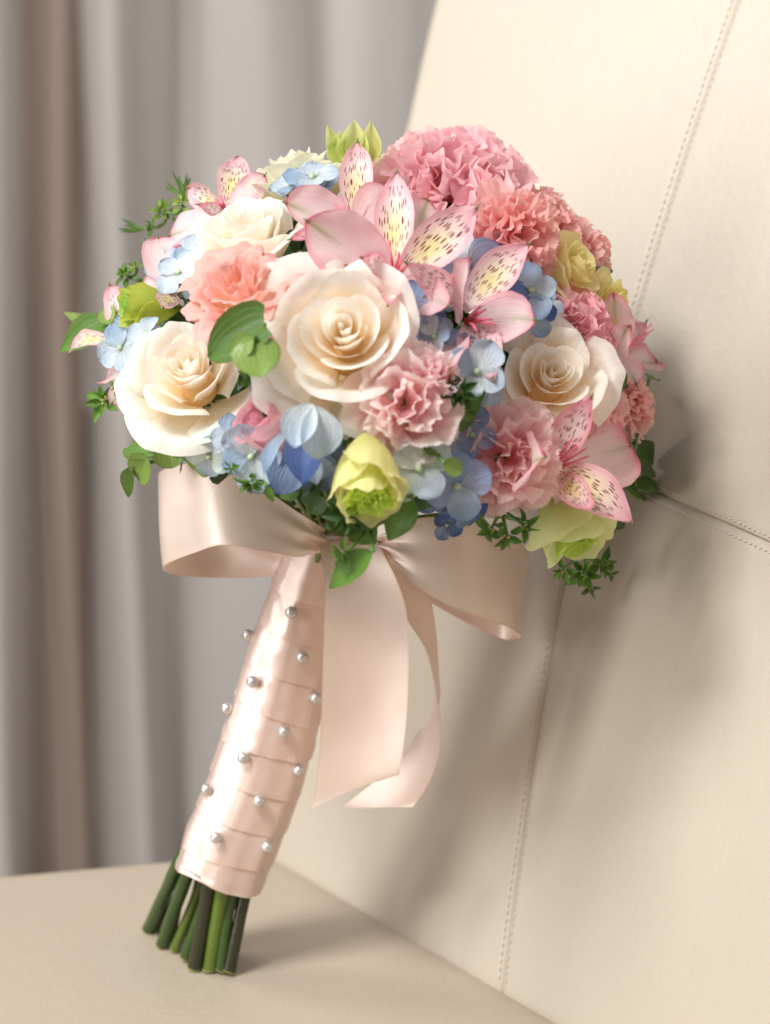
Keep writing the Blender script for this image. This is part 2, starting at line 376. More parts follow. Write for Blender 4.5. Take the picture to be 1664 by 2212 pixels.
def rose(u, v, size, label, axis=None, lift=0.0, seed=0, c0=CREAM0, c1=CREAM1, openness=1.0, n_out=6, roll=0.0, zr_out=0.25, n_mid=8, rmid=(.29, .68), rout=(.72, .88), zout=.50, group='cream roses of the bouquet', outer_extra=()):
    rng = random.Random(seed)
    a = W(axis or nax(u, v)); c = P(u, v, sd(u, v, lift)); s = size * PX
    c = c - a * s * 0.45
    root = thing('rose', c - a * s * 0.9, label, 'rose', group)
    fr = frame(a, roll)
    def cf(g0, g1, amt, green=0.0):
        def f(S, T):
            k = sstep(0.25, 0.98, T); col = mixc(c0 * amt, c1, k)
            if green: col = mixc(col, CREAMG * np.ones(3), green * sstep(.75, 1, T) * np.abs(S) ** 2 + green * 0.5 * (1 - sstep(0, .5, T)))
            return col
        return f
    th = rng.uniform(0, 6)
    # heart: tight spiral
    n_in = 6
    for k in range(n_in):
        R = 0.05 + 0.042 * k
        cup_petal('petal', root, c, fr, R, -0.35, 0.60 + 0.012 * k, th, 1.75 - 0.08 * k, M_rose, cf(0, 0, 1.0), rng, open_=0.04, spiral=rng.uniform(.10, .32),
                  drop=rng.uniform(.12, .3), tip=0.06, wob=0.12, scale=s, roll=0.04, nu=27, nv=14, belly=1.5)
        th += 2.15 + rng.uniform(-.25, .25)
    for k in range(n_mid):
        f = k / (n_mid - 1)
        R = rmid[0] + (rmid[1] - rmid[0]) * f
        cup_petal('petal', root, c, fr, R, -0.6, 0.66 - 0.10 * f, th, 1.42 - 0.22 * f, M_rose, cf(0, 0, 1.0), rng, open_=0.02 + 0.06 * f, spiral=rng.uniform(.05, .13),
                  drop=rng.uniform(.30, .48), tip=rng.uniform(0, .08), wob=0.035, scale=s, roll=0.03 + 0.04 * f, nu=31, nv=22, sroll=0.05, belly=1.30)
        th += 2.39 + rng.uniform(-.2, .2)
    for k in range(n_out):
        f = k / max(n_out - 1, 1)
        R = rout[0] + (rout[1] - rout[0]) * f
        cup_petal('petal', root, c, fr, R, -0.8, zout - (zout - zr_out) * f, th, 0.98 - 0.05 * f, M_rose, cf(0, 0, 1.0, 0.35), rng, open_=0.10 + 0.10 * f * openness, spiral=0.08,
                  drop=0.30, tip=0.06, wob=0.035, scale=s, roll=0.08 + 0.10 * f, nu=31, nv=22, sroll=0.08, ruffle=0.02, rfreq=5, belly=1.7)
        th += 2.39 + rng.uniform(-.2, .2)
    for (ang, R, zr, wd, rl, op) in outer_extra:
        cup_petal('petal', root, c, fr, R, -0.85, zr, ang, wd, M_rose, cf(0, 0, .97, 0.6), rng, open_=op, spiral=0.05, drop=0.30, tip=0.06, wob=0.04,
                  scale=s, roll=rl, nu=31, nv=22, sroll=0.1, ruffle=0.02)
    ball('receptacle', c - a * s * 0.42, s * 0.36, M_heart, root, 10)
    for k in range(5):    # sepals
        an = k * 1.2566 + rng.uniform(-.2, .2); d = fr[0] * math.cos(an) + fr[1] * math.sin(an)
        b = c - a * s * 0.82 + d * s * .1
        blade('sepal', root, b, b + d * s * 0.55 + a * s * 0.12, s * 0.25, a, 'leaf', M_leaf, lambda S, T: lin(96, 130, 60) * np.ones(S.shape + (1,)), rng, cup=0.3, curl=.2, nu=5, nv=8)
    add_stem(root, c - a * s * 0.8, a, 0.0022)
    return root

def carnation(u, v, size, label, axis=None, lift=0.0, seed=0, base=lin(232, 120, 132), mid=lin(244, 158, 166), rim=lin(250, 214, 216),
              n=34, spread=1.5, crumple=0.5, group='pink carnations of the bouquet', serr=0.08, rimw=0.9, ruf=0.10, wid=1.0, squash=1.0, inner=0.80):
    rng = random.Random(seed); base = base * .72 + .28; mid = mid * .78 + .22 * np.array([1, .93, .93])
    a = W(axis or nax(u, v)); c = P(u, v, sd(u, v, lift)); s = size * PX
    ex, ey, ez = frame(a, rng.uniform(0, 3))
    c0 = c - ez * s * 0.75
    root = thing('carnation', c0, label, 'carnation', group)
    for i in range(n):
        f = (i + 0.5) / n
        pol = spread * f ** 0.62; an = i * 2.39996 + rng.uniform(-.3, .3)
        rad = ex * math.cos(an) + ey * math.sin(an)
        d = unit(ez * math.cos(pol) + rad * math.sin(pol))
        L = s * (inner + (1.0 - inner) * f) * rng.uniform(0.92, 1.08) * (1.0 + 0.12 * math.sin(pol))
        # petal face looks to the axis (outer ones lie open), inner ones are crumpled at random
        nrm = unit(ez * math.sin(pol) - rad * math.cos(pol) + 0.001)
        j = (1 - f) ** 0.7 * crumple * 3.0
        nrm = unit(nrm + j * (ex * rng.uniform(-1, 1) + ey * rng.uniform(-1, 1)))
        b = c0 + d * s * 0.05
        tipp = c0 + ez * s * 0.12 + d * L * 1.05
        jit = rng.uniform(.93, 1.05)
        def cf(S, T, jit=jit):
            k = sstep(0.35, 0.85, T); col = mixc(base * jit, mid * jit, k)
            return mixc(col, rim * np.ones(3), rimw * sstep(0.62 if rimw >= .9 else 0.80, 1.0, T + 0.06 * np.abs(S)))
        blade('petal', root, b, tipp, s * rng.uniform(0.75, 1.0) * wid * (0.78 + .35 * f), nrm, 'fan', M_frill, cf, rng, cup=rng.uniform(-.1, .5) * (1.3 - f), bend=-0.05 - .06 * f,
              curl=0.16 * f * rng.uniform(.3, 1.4), ruffle=ruf * (1.25 - 0.5 * f), rfreq=rng.uniform(1.6, 3.0), serr=serr, sfreq=rng.choice([8, 9, 10]), nu=61, nv=14, wob=0.06)
    # calyx
    tube('calyx', [c0 - ez * s * 0.45, c0 - ez * s * 0.2, c0 + ez * s * 0.1], [s * .13, s * .17, s * .15], M_fstem, root, 10, 8)
    add_stem(root, c0 - ez * s * 0.4, ez, 0.0015)
    return root

def floret(root, c, a, size, rng, cols, roll=None, cupk=0.3, openk=0.2, bead=M_bead, n=4, wid=0.98, beadr=.11):
    ex, ey, ez = frame(a, rng.uniform(0, 1.5) if roll is None else roll); s = size * PX
    for k in range(n):
        an = k * 2 * math.pi / n + rng.uniform(-.12, .12); d = ex * math.cos(an) + ey * math.sin(an)
        zo = (k % 2) * 0.05 * s
        ca, cb = cols[k % len(cols)]
        def cf(S, T, ca=ca, cb=cb):
            col = mixc(cb * np.ones(3), ca * np.ones(3), sstep(0.1, 0.9, T))
            return mixc(col, cb * 0.86, 0.3 * (1 - sstep(0, .12, np.abs(S))))
        sl = s * rng.uniform(.86, 1.16)
        blade('petal', root, c + d * s * 0.05 + ez * zo, c + d * sl + ez * (zo + openk * s * rng.uniform(.4, 1.5)), sl * wid * rng.uniform(.92, 1.08), ez, 'hyd', M_hyd, cf, rng,
              cup=cupk * rng.uniform(.3, 1.4), bend=-0.05, curl=rng.uniform(-.05, .2), ruffle=0.03, rfreq=rng.uniform(1.2, 2.4), nu=13, nv=17, wob=0.11, twist=rng.uniform(-.3, .3))
    ball('floret_bead', c + ez * s * 0.1, s * beadr, bead, root, 8, noise=.12)

B_pale = (lin(192, 210, 228), lin(216, 226, 230)); B_mid = (lin(156, 182, 214), lin(186, 204, 222)); B_deep = (lin(84, 110, 172), lin(112, 136, 188))
B_lav = (lin(160, 174, 214), lin(190, 200, 226)); B_green = (lin(200, 218, 222), lin(216, 228, 214)); B_slate = (lin(132, 156, 196), lin(160, 182, 208))

def hydrangea(spec, label, seed=0):
    """spec: list of (u, v, size, axis or None, lift, palette list, bead)"""
    rng = random.Random(seed); u, v = spec[0][:2]
    a0 = W(nax(u, v)); c = P(u, v, sd(u, v)) - a0 * 0.03
    root = thing('hydrangea_sprig', c, label, 'hydrangea', 'blue hydrangea florets of the bouquet')
    extra = [(q[0] + rng.uniform(-.8, .8) * q[2], q[1] + rng.uniform(-.8, .8) * q[2], q[2] * .72, None, q[4] - .014, q[5][::-1]) for q in spec for _ in range(2)]
    for q in list(spec) + extra:
        u, v, size, axis, lift, cols = q[:6]; bead = q[6] if len(q) > 6 else M_bead
        roll = q[7] if len(q) > 7 else None
        a = W(axis or nax(u, v)); p = P(u, v, sd(u, v, lift))
        floret(root, p, a, size, rng, cols, roll, bead=bead)
        tube('flower_stalk', [p, p - a * 0.012, (p - a * .02) * .6 + c * .4, c], 0.0007, M_fstem, root, 5, 8)
    add_stem(root, c, a0, 0.0016)
    return root

# ---- peruvian lilies: six petals each given by base and tip
PK, PKL, PKD, WH = lin(240, 150, 172), lin(250, 214, 222), lin(226, 96, 126), lin(252, 240, 238)
YS = lin(252, 238, 168); GR = lin(150, 160, 84)
def c_spot(pink=0.6, yellow=1.0):
    def f(S, T):
        col = mixc(WH * np.ones(3), PKL * np.ones(3), 0.35 + 0 * T)
        e = np.clip(np.abs(S) ** 2.2 + sstep(.62, 1.0, T) * 1.0, 0, 1)
        col = mixc(col, PK * np.ones(3), pink * e)
        y = np.exp(-((T - .42) / .24) ** 2) * np.exp(-(S / .55) ** 2) * yellow
        col = mixc(col, YS * np.ones(3), y)
        col = mixc(col, PKL * .9, .6 * (1 - sstep(0, .22, T)))
        return mixc(col, PKD * np.ones(3), .8 * sstep(.955, 1, T))
    return f
def c_outer(pink=0.8, green=0.8, base=WH):
    def f(S, T):
        col = mixc(base * np.ones(3), PKL * np.ones(3), .45 + .3 * np.sin(S * 5) * .3)
        e = np.clip(np.abs(S) ** 1.7 * (0.35 + .6 * T) * (.8 + .3 * np.sin(9 * T + 5 * S)) + sstep(.8, 1, T) * .6, 0, 1)
        col = mixc(col, PK * np.ones(3), pink * e)
        g = np.exp(-(S / .22) ** 2) * sstep(.45, .92, T) * green
        st = 0.75 + 0.25 * np.cos(S * 34)
        col = mixc(col, GR * np.ones(3), g * st)
        return mixc(col, PKD * np.ones(3), .75 * sstep(.95, 1, T) + 0.12 * sstep(.88, 1, np.abs(S)) * pink)
    return f
def lily(throat, petals, label, seed=0, stamens=None, lift=0.012):
    """throat (u,v); petals: (kind, u1, v1, width, dlift_tip, opts)"""
    rng = random.Random(seed); u, v = throat[:2]; lf = throat[2] if len(throat) > 2 else lift
    d0 = sd(u, v, lf - 0.016); b = P(u, v, d0); a = W(nax(u, v))
    root = thing('peruvian_lily', b - a * 0.01, label, 'lily', 'pink Peruvian lilies of the bouquet')
    for i, p in enumerate(petals):
        kind, u1, v1, w, tl = p[:5]; o = dict(p[5]) if len(p) > 5 else {}
        bu, bv = o.pop('b', (u, v)); bl = o.pop('bl', 0.0)
        bb = P(bu, bv, d0 - bl)
        tip = P(u1, v1, sd(u1, v1, lf + tl))
        nr = W(o.pop('n', None) or (0.25 * (u - u1) / 150, -0.25 * (v - v1) / 150, 1.0))
        pk = o.pop('pink', None); yl = o.pop('yel', 1.0); gr = o.pop('green', 0.75)
        if kind == 's':
            opt = dict(cup=rng.uniform(.25, .5), bend=rng.uniform(-.09, .0), curl=rng.uniform(.0, .16), wob=0.03, twist=rng.uniform(-.25, .25), ruffle=.012, serr=.012, sfreq=23); opt.update(o)
            blade('spotted_petal', root, bb, tip, w * .9 * PX, nr, 'spot', M_spot, c_spot(0.6 if pk is None else pk, yl), rng, nu=17, nv=28, **opt)
        else:
            opt = dict(cup=rng.uniform(.15, .5), bend=rng.uniform(-.1, .0), curl=rng.uniform(.05, .2), wob=0.045, ruffle=.016, serr=.01, sfreq=19, twist=rng.uniform(-.2, .2)); opt.update(o)
            blade('petal', root, bb, tip, w * PX, nr, 'outer', M_alst, c_outer(0.85 if pk is None else pk, gr), rng, nu=17, nv=26, **opt)
        tp, td = LAST
        tube('petal_tip', [tp - td * .0012, tp + td * 0.0013], [0.0005, 0.0002], M_fstem, root, 5, 4)
    if stamens:
        for (u1, v1) in stamens:
            q = P(u1, v1, sd(u1, v1, lf + 0.006)); m = (b + q) / 2 + W((0, 0, 1)) * 0.008
            tube('stamen', [b, m, q], [0.0008, 0.0006, 0.0004], M_filament, root, 6, 12)
    ball('pistil', b + W((0, 0, 1)) * 0.004, 0.0018, M_anther, root, 8, noise=.2)
    add_stem(root, b, a, 0.0016)
    return root

def bell(u, v, size, label, axis, lift=0, seed=0, length=1.5, c0=lin(196, 204, 96), c1=lin(226, 228, 140), core=lin(196, 224, 96), n=6, flare=0.2, ruf=0.05, n_core=7, name='lisianthus',
         group='green lisianthus of the bouquet', cat='lisianthus', mouth=0.6, roll=0.0, rimlight=None):
    rng = random.Random(seed); a = W(axis); s = size * PX
    c = P(u, v, sd(u, v, lift)); fr = frame(a, roll)
    root = thing(name, c - a * s * length, label, cat, group)
    rl = rimlight if rimlight is not None else c1
    def cf(S, T):
        col = mixc(c0 * np.ones(3), c1 * np.ones(3), sstep(.05, .85, T)); return mixc(col, rl * np.ones(3), sstep(.85, 1, T))
    def cc(S, T): return mixc(c1 * .9, core * np.ones(3), sstep(.2, .9, T))
    th = rng.uniform(0, 6)
    for k in range(n_core):
        f = k / max(n_core - 1, 1)
        cup_petal('petal', root, c, fr, 0.10 + mouth * .75 * f, -length * .6, 0.02 - 0.05 * f, th, 1.7 - .6 * f, M_frill, cc, rng, open_=.15, spiral=.2, drop=.15, tip=0, ruffle=ruf * 2.2, rfreq=9,
                  wob=.1, scale=s, roll=.08, nu=35, nv=14)
        th += 2.3
    for k in range(n):
        f = k / max(n - 1, 1)
        cup_petal('petal', root, c, fr, mouth + (1 - mouth) * f * .8 + .1, -length, 0.10 - 0.30 * f, th, 1.15, M_frill, cf, rng, open_=flare * (.4 + f), spiral=.12, drop=.33, tip=.05, ruffle=ruf, rfreq=7,
                  wob=.06, scale=s, roll=.05 + ruf * f * 2, nu=33, nv=24, belly=2.6, r0=.2, sroll=.05)
        th += 2.39 + rng.uniform(-.2, .2)
    for k in range(5):
        an = k * 1.2566; d = fr[0] * math.cos(an) + fr[1] * math.sin(an); b = c - a * s * length * .98 + d * s * .12
        blade('sepal', root, b, b + a * s * .8 + d * s * .75, s * .14, d, 'needle', M_leaf, lambda S, T: lin(120, 150, 66) * np.ones(S.shape + (1,)), rng, nu=4, nv=8)
    add_stem(root, c - a * s * length * .95, a, 0.0016)
    return root

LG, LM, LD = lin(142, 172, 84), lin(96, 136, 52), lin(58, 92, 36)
def c_leaf(a, b=None, red=0.25):
    b = a * 0.8 if b is None else b
    def f(S, T):
        col = mixc(b * np.ones(3), a * np.ones(3), sstep(0, 1, T) * .6 + .4 * (1 - np.abs(S)))
        return mixc(col, lin(120, 70, 44), red * sstep(.9, 1, np.abs(S)))
    return f
def leafspray(u, v, label, leaves=(), clusters=(), seed=0, stem_to=None, name='greenery_sprig', off=0.0):
    """leaves: (u0,v0,u1,v1,width,tone,shape,lift,opts); clusters: (u,v,size,axis,n,lift,tone)"""
    rng = random.Random(seed); c = P(u, v, sd(u, v, off))
    root = thing(name, c, label, 'greenery', 'green leaf sprigs of the bouquet')
    for q in leaves:
        u0, v0, u1, v1, w, tone, shape, lf = q[:8]; o = dict(q[8]) if len(q) > 8 else {}
        o.setdefault('cup', .25); o.setdefault('curl', .1); o.setdefault('wob', .05); o.setdefault('fold', .12)
        n = W(o.pop('n', (-.15, .1, 1))); tl = o.pop('tl', 0.0)
        blade('leaf', root, P(u0, v0, sd(u0, v0, lf)), P(u1, v1, sd(u1, v1, lf + tl)), w * PX, n, shape, M_leaf, c_leaf(tone), rng, nu=13, nv=20, **o)
        # leaf stalk back to the sprig's own stem
        b = P(u0, v0, sd(u0, v0, lf))
        m = (b + c) / 2 + W((0, 0, -1)) * 0.004
        if np.linalg.norm(b - c) > 0.002: tube('stalk', [b, m, c], 0.0008, M_fstem, root, 6, 8)
    for q in clusters:
        u1, v1, size, axis, n, lf, tone = q
        a = W(axis or nax(u1, v1)); p = P(u1, v1, sd(u1, v1, lf)); ex, ey, ez = frame(a, rng.uniform(0, 3)); s = size * PX
        tube('stalk', [c, (c + p) / 2 - ez * .003, p - ez * s * .3, p], 0.0007, M_fstem, root, 6, 10)
        for i in range(n):
            an = i * 2.39996; f = (i + .5) / n; pol = 0.35 + 1.45 * f
            d = unit(ez * math.cos(pol) + (ex * math.cos(an) + ey * math.sin(an)) * math.sin(pol))
            L = s * rng.uniform(.55, .95) * (.6 + .45 * f); b = p + d * s * .16 - ez * s * .1 * f
            nr = unit(ez * 1.2 + d * .2 + (ex * rng.uniform(-.4, .4) + ey * rng.uniform(-.4, .4)))
            if f < .35: nr = unit(ex * math.sin(an) - ey * math.cos(an) + ez * .3)
            tn = tone * rng.uniform(.75, 1.2)
            blade('leaflet', root, b, b + d * L, L * rng.uniform(.42, .6), nr, 'leaf', M_leaf, c_leaf(tn, None, .1), rng, cup=.5, curl=rng.uniform(-.1, .25), fold=.3, nu=7, nv=10, wob=.06)
        for i in range(5):
            ball('floret', p + ez * s * .16 + (ex * rng.uniform(-1, 1) + ey * rng.uniform(-1, 1)) * s * .16, s * .055, M_yellow, root, 5)
    if stem_to is None: add_stem(root, c, W(nax(u, v)), 0.0011)
    else:
        q = P(*stem_to); tube('stem', [c, (c + q) / 2 + W((0, 0, 1)) * .004, q, NECK], 0.001, M_fstem, root, 6, 16)
    return root

# ------------------------------------------------------------------ the setting: armchair and curtains
def ray_z(u, v, z):
    r = P(u, v, 0) - CAM; return CAM + r * ((z - CAM[2]) / r[2])
J0 = ray_z(595, 1840, SEAT_Z); J1 = ray_z(1240, 2212, SEAT_Z)
AV = unit(J1 - J0); NV = np.array([AV[1], -AV[0], 0.0]); NV = NV if NV[0] < 0 else -NV
UP = np.array([0, 0, 1.0])
def SB(w, h, dip=0.0):          # point of the leaning, slightly curved backrest; w along the seat joint, h up
    off = 0.25 * h + 0.3 * h * np.abs(h)
    return J0 + np.asarray(w)[..., None] * AV + np.asarray(h)[..., None] * UP - np.asarray(off)[..., None] * NV - np.asarray(dip)[..., None] * NV
def w_left(h): return np.interp(h, [-.05, 0, .342, .405, .7], [.004, 0, -.069, -.089, -.18])
def w_seam(h): return np.interp(h, [-.05, 0, .06, .164, .281, .411, .7], [.203, .200, .190, .171, .160, .149, .128])
def h_seam(w): return 0.2135 - 0.085 * (w - 0.17)

def leather(name, col):
    k = N(name); tc = k.n('TexCoord')
    n1 = k.n('TexNoise', i_Scale=7.0, i_Detail=4.0); n2 = k.n('TexVoronoi', i_Scale=900.0, feature='DISTANCE_TO_EDGE'); n3 = k.n('TexNoise', i_Scale=380.0, i_Detail=5.0)
    mp = k.n('Mapping'); mp.inputs['Scale'].default_value = (1, 1, .35); k.l(tc.outputs['Object'], mp.inputs[0])
    n4 = k.n('TexNoise', i_Scale=130.0, i_Detail=6.0, i_Distortion=1.2); k.l(mp.outputs[0], n4.inputs['Vector'])
    for q in (n1, n2, n3): k.l(tc.outputs['Object'], q.inputs['Vector'])
    pr = k.n('BsdfPrincipled', i_Roughness=0.42); pr.inputs['Specular IOR Level'].default_value = 0.45
    k.l(k.mixrgb(n1.outputs[0], tuple(col * 0.96), tuple(np.minimum(col * 1.03, 1))), pr.inputs['Base Color'])
    h = k.math('ADD', k.math('MULTIPLY', n3.outputs[0], 0.4), k.math('ADD', k.math('MULTIPLY', n2.outputs['Distance'], 0.3), k.math('MULTIPLY', n4.outputs[0], 0.9)))
    b = k.n('Bump', i_Strength=0.35, i_Distance=0.0010); k.l(h, b.inputs['Height']); k.l(b.outputs[0], pr.inputs['Normal'])
    mr = k.n('MapRange', i_1=.3, i_2=.7, i_3=.36, i_4=.5); k.l(n4.outputs[0], mr.inputs[0]); k.l(mr.outputs[0], pr.inputs['Roughness'])
    k.l(pr.outputs[0], k.out.inputs[0]); return k.m
M_leather = leather('cream_leather', lin(196, 185, 169))
M_seat = leather('cream_seat_leather', lin(185, 171, 153))

chair = thing('armchair', J0 - UP * SEAT_Z * 0.0, 'cream leather armchair that the bouquet leans on, with white double stitching', 'armchair')
def near_grid(a, b, n, e=0.008):     # dense sampling near both ends
    x = np.linspace(0, 1, n); mid = a + (b - a) * x
    ea = a + np.array([0, .0006, .0014, .0025, .004, .006]); eb = b - np.array([0, .0006, .0014, .0025, .004, .006])[::-1]
    return np.concatenate([ea, np.linspace(a + .009, b - .009, n), eb])
def lip(d, depth=0.0026): return depth * np.exp(-(d / 0.0011) ** 1.3) + 0.0005 * np.exp(-((d - 0.0029) / 0.0006) ** 2)
# left panel with its rounded far edge
hs = np.linspace(-0.05, 0.70, 90)
rows = []
for h in hs:
    a, b = w_left(h), w_seam(h); w = near_grid(a, b, 30)
    d = b - w
    row = SB(w, np.full(len(w), h), lip(d))
    r = 0.016; ex = []
    for q in np.linspace(np.pi / 2, 0.15, 7):
        ex.append(SB(np.array([a - r * math.sin(q)]), np.array([h]), np.array([r * (1 - math.cos(q))]))[0])
    ex.insert(0, ex[0] - NV * 0.075)
    rows.append(np.concatenate([np.array(ex), row]))
sheet('backrest_panel', np.array(rows), M_leather, chair)
def right_panel(up):
    rows = []
    for tt in np.linspace(0, 1, 60):
        row = []
        ws0 = near_grid(0.0, 0.46, 26)[:-6]
        for x in ws0:
            hh = h_seam(0.17 + x)
            if up: grid = (hh, 0.70)
            else: grid = (-0.05, hh)
            tq = tt
            # cluster rows at the seam
            k = (tt ** 2.6 if up else 1 - (1 - tt) ** 2.6)
            h = grid[0] + (grid[1] - grid[0]) * k
            w = float(w_seam(h)) + x
            dh = abs(h - hh); dip = max(float(lip(np.array(x))), float(lip(np.array(dh))))
            row.append(SB(np.array([w]), np.array([h]), np.array([dip]))[0])
        rows.append(row)
    return np.array(rows)
sheet('backrest_panel', right_panel(True), M_leather, chair)
sheet('backrest_panel', right_panel(False), M_leather, chair)
# strip under the seams so no light leaks through
hh = np.linspace(-.05, .7, 40)
sheet('seam_tape', np.stack([SB(w_seam(hh) - .006, hh, np.full(40, .0045)), SB(w_seam(hh) + .006, hh, np.full(40, .0045))], 1), M_seat, chair)
ww = np.linspace(.165, .62, 30)
sheet('seam_tape', np.stack([SB(ww, h_seam(ww) - .006, np.full(30, .0047)), SB(ww, h_seam(ww) + .006, np.full(30, .0047))], 1), M_seat, chair)
# stitches
SV, SF = [], []; off = 0
def stitch(p, q, nrm):
    global off
    d = q - p; m = (p + q) / 2 + nrm * 0.0004
    V, F, _ = tube_geo([p - nrm * .0006, m, q - nrm * .0006], [0.00014, 0.00028, 0.00014], 5, 5)
    SV.append(V); SF.extend([[i + off for i in f] for f in F]); off += len(V)
h = 0.0
while h < 0.55:
    for o in (-.0027, .0027):
        stitch(SB(np.array([w_seam(h) + o]), np.array([h]))[0], SB(np.array([w_seam(h + .0024) + o + .0003]), np.array([h + .0024]))[0], NV)
    h += 0.0033
w = 0.172
while w < 0.45:
    for o in (-.0027, .0027):
        stitch(SB(np.array([w]), np.array([h_seam(w) + o]))[0], SB(np.array([w + .0024]), np.array([h_seam(w + .0024) + o + .0003]))[0], NV)
    w += 0.0033
st = mesh_obj('stitching', np.concatenate(SV), SF, M_thread, chair); st['kind'] = 'stuff'
# seat
EL = ray_z(0, 1893, SEAT_Z); EV = unit(EL - J0); SEATL = 0.75
rows = []
ys = np.concatenate([[-.013, -.011, -.0085, -.006, -.003, -.001, .002, .006, .012], np.linspace(.02, SEATL, 50)])
for y in ys:
    row = []
    bow = 0.006 * math.sin(min(y / 0.3, 1) * math.pi)
    prof_y = -0.026 * math.exp(-((y + .013) / .0075)) if y < .06 else 0
    for x in np.concatenate([[-.085], np.linspace(0, 1, 7) * -1e-9, np.linspace(.003, .75, 50)]):
        row.append((x, y))
    pts = []
    r = 0.014
    pts.append(J0 + EV * y + AV * (-r) - UP * .12)
    pts.append(J0 + EV * y + AV * (-r) - UP * .03)
    for q in np.linspace(np.pi / 2, 0, 7): pts.append(J0 + EV * y + AV * (-r * math.sin(q) - bow * 0 + 0.004) - UP * r * (1 - math.cos(q)))
    for x in np.linspace(.012, .75, 50): pts.append(J0 + EV * y + AV * x)
    pts = np.array(pts); pts[:, 2] += prof_y
    rows.append(pts)
G = np.array(rows)
sheet('seat_cushion', G, M_seat, chair)
fr_ = np.array([[rows[-1][k], rows[-1][k] - UP * .12] for k in range(len(rows[-1]))]).transpose(1, 0, 2)
sheet('seat_front', fr_, M_seat, chair)

M_floor = plain('dark_wood_floor', lin(96, 78, 64), .5, .4, .2, 30, var=.4)
fl = mesh_obj('floor', [[-4, -4, 0], [4, -4, 0], [4, 4, 0], [-4, 4, 0]], [[0, 1, 2, 3]], M_floor, None); fl['kind'] = 'structure'  # unseen floor, added dark to block ambient light from below
# curtains, far behind and out of focus
def cloth(name, col, rough=.6, transl=.25):
    k = N(name); tc = k.n('TexCoord'); nz = k.n('TexNoise', i_Scale=9.0, i_Detail=3.0); k.l(tc.outputs['Object'], nz.inputs['Vector'])
    pr = k.n('BsdfPrincipled', i_Roughness=rough); k.l(k.mixrgb(nz.outputs[0], tuple(col * .95), tuple(col)), pr.inputs['Base Color']); pr.inputs['Sheen Weight'].default_value = .2
    tr = k.n('BsdfTranslucent'); tr.inputs[0].default_value = (*col, 1); mx = k.n('MixShader'); mx.inputs[0].default_value = transl
    k.l(pr.outputs[0], mx.inputs[1]); k.l(tr.outputs[0], mx.inputs[2]); k.l(mx.outputs[0], k.out.inputs[0]); return k.m
M_cgrey = cloth('pale_grey_cloth', lin(232, 226, 221)); M_ctaupe = cloth('taupe_cloth', lin(204, 184, 170))
def curtain(label, cat, mat, us, dd, name='curtain'):
    # us: list of (u, depth offset) along the top of the cloth
    p = catmull([[u, d, 0] for u, d in us], len(us) * 14)
    top = []; 
    zs = np.linspace(0.01, 1.7, 14); G = []
    base = [P(u, 1106, dd + d) for u, d, _ in p]
    for z in zs:
        G.append([[b[0] + 0.010 * math.sin(3 * z + i * .05), b[1] + 0.004 * math.sin(2.2 * z + i * .11), z] for i, b in enumerate(base)])
    root = thing(name, (base[0][0], base[0][1], 0.01), label, cat, 'curtains hanging behind the armchair')
    sheet('curtain_cloth', np.array(G), mat, root)
curtain('pale grey curtain hanging in soft folds between the brown strip and the armchair', 'curtain', M_cgrey,
        [(178, .05), (198, .02), (225, .0), (290, -.03), (350, -.005), (385, .02), (402, .045), (420, .02), (455, .0), (560, -.008), (660, .0), (730, .008), (800, -.006), (880, .0), (960, .01), (1080, -.01), (1200, .01), (1400, .0)], 1.32)
curtain('brown taupe curtain strip hanging upright at the left', 'curtain', M_ctaupe,
        [(46, .05), (70, .015), (100, .0), (135, .006), (175, .0), (204, .05)], 1.31)
curtain('narrow pale curtain edge at the far left margin', 'curtain', M_cgrey,
        [(-400, .0), (-300, .06), (-200, .0), (-120, .05), (-60, .0), (0, -.02), (40, .0), (66, .06)], 1.27)

# ------------------------------------------------------------------ handle, pins, cut stems
AX = [(690, 1185, -.025, 60), (668, 1260, -.022, 68), (628, 1400, -.017, 80), (597, 1530, -.013, 88), (567, 1635, -.009, 93), (541, 1715, -.006, 93), (500, 1812, -.003, 95), (471, 1899, 0.0, 90)]
AXA = np.array(AX, float)
def axis_at(v):
    return [np.interp(v, AXA[:, 1], AXA[:, i]) for i in (0, 2, 3)]
AP = np.array([P(*a[:3]) for a in AX]); cum = np.concatenate([[0], np.cumsum(np.linalg.norm(np.diff(AP, axis=0), axis=1))]); cum /= cum[-1]
def ax_pt(t): return np.array([np.interp(t, cum, AP[:, i]) for i in range(3)]), np.interp(t, cum, AXA[:, 3]) * PX
handle = thing('bouquet_handle', AP[-1], 'handle of the bouquet wound with blush satin ribbon', 'bouquet handle')
HT = unit(AP[-1] - AP[1]); HA = unit(np.cross(HT, Fv)); HB = np.cross(HA, HT)
NB = 9
FD = W((-.50, .10, .86)); FA = math.atan2(FD @ HB, FD @ HA)
rg = random.Random(3)
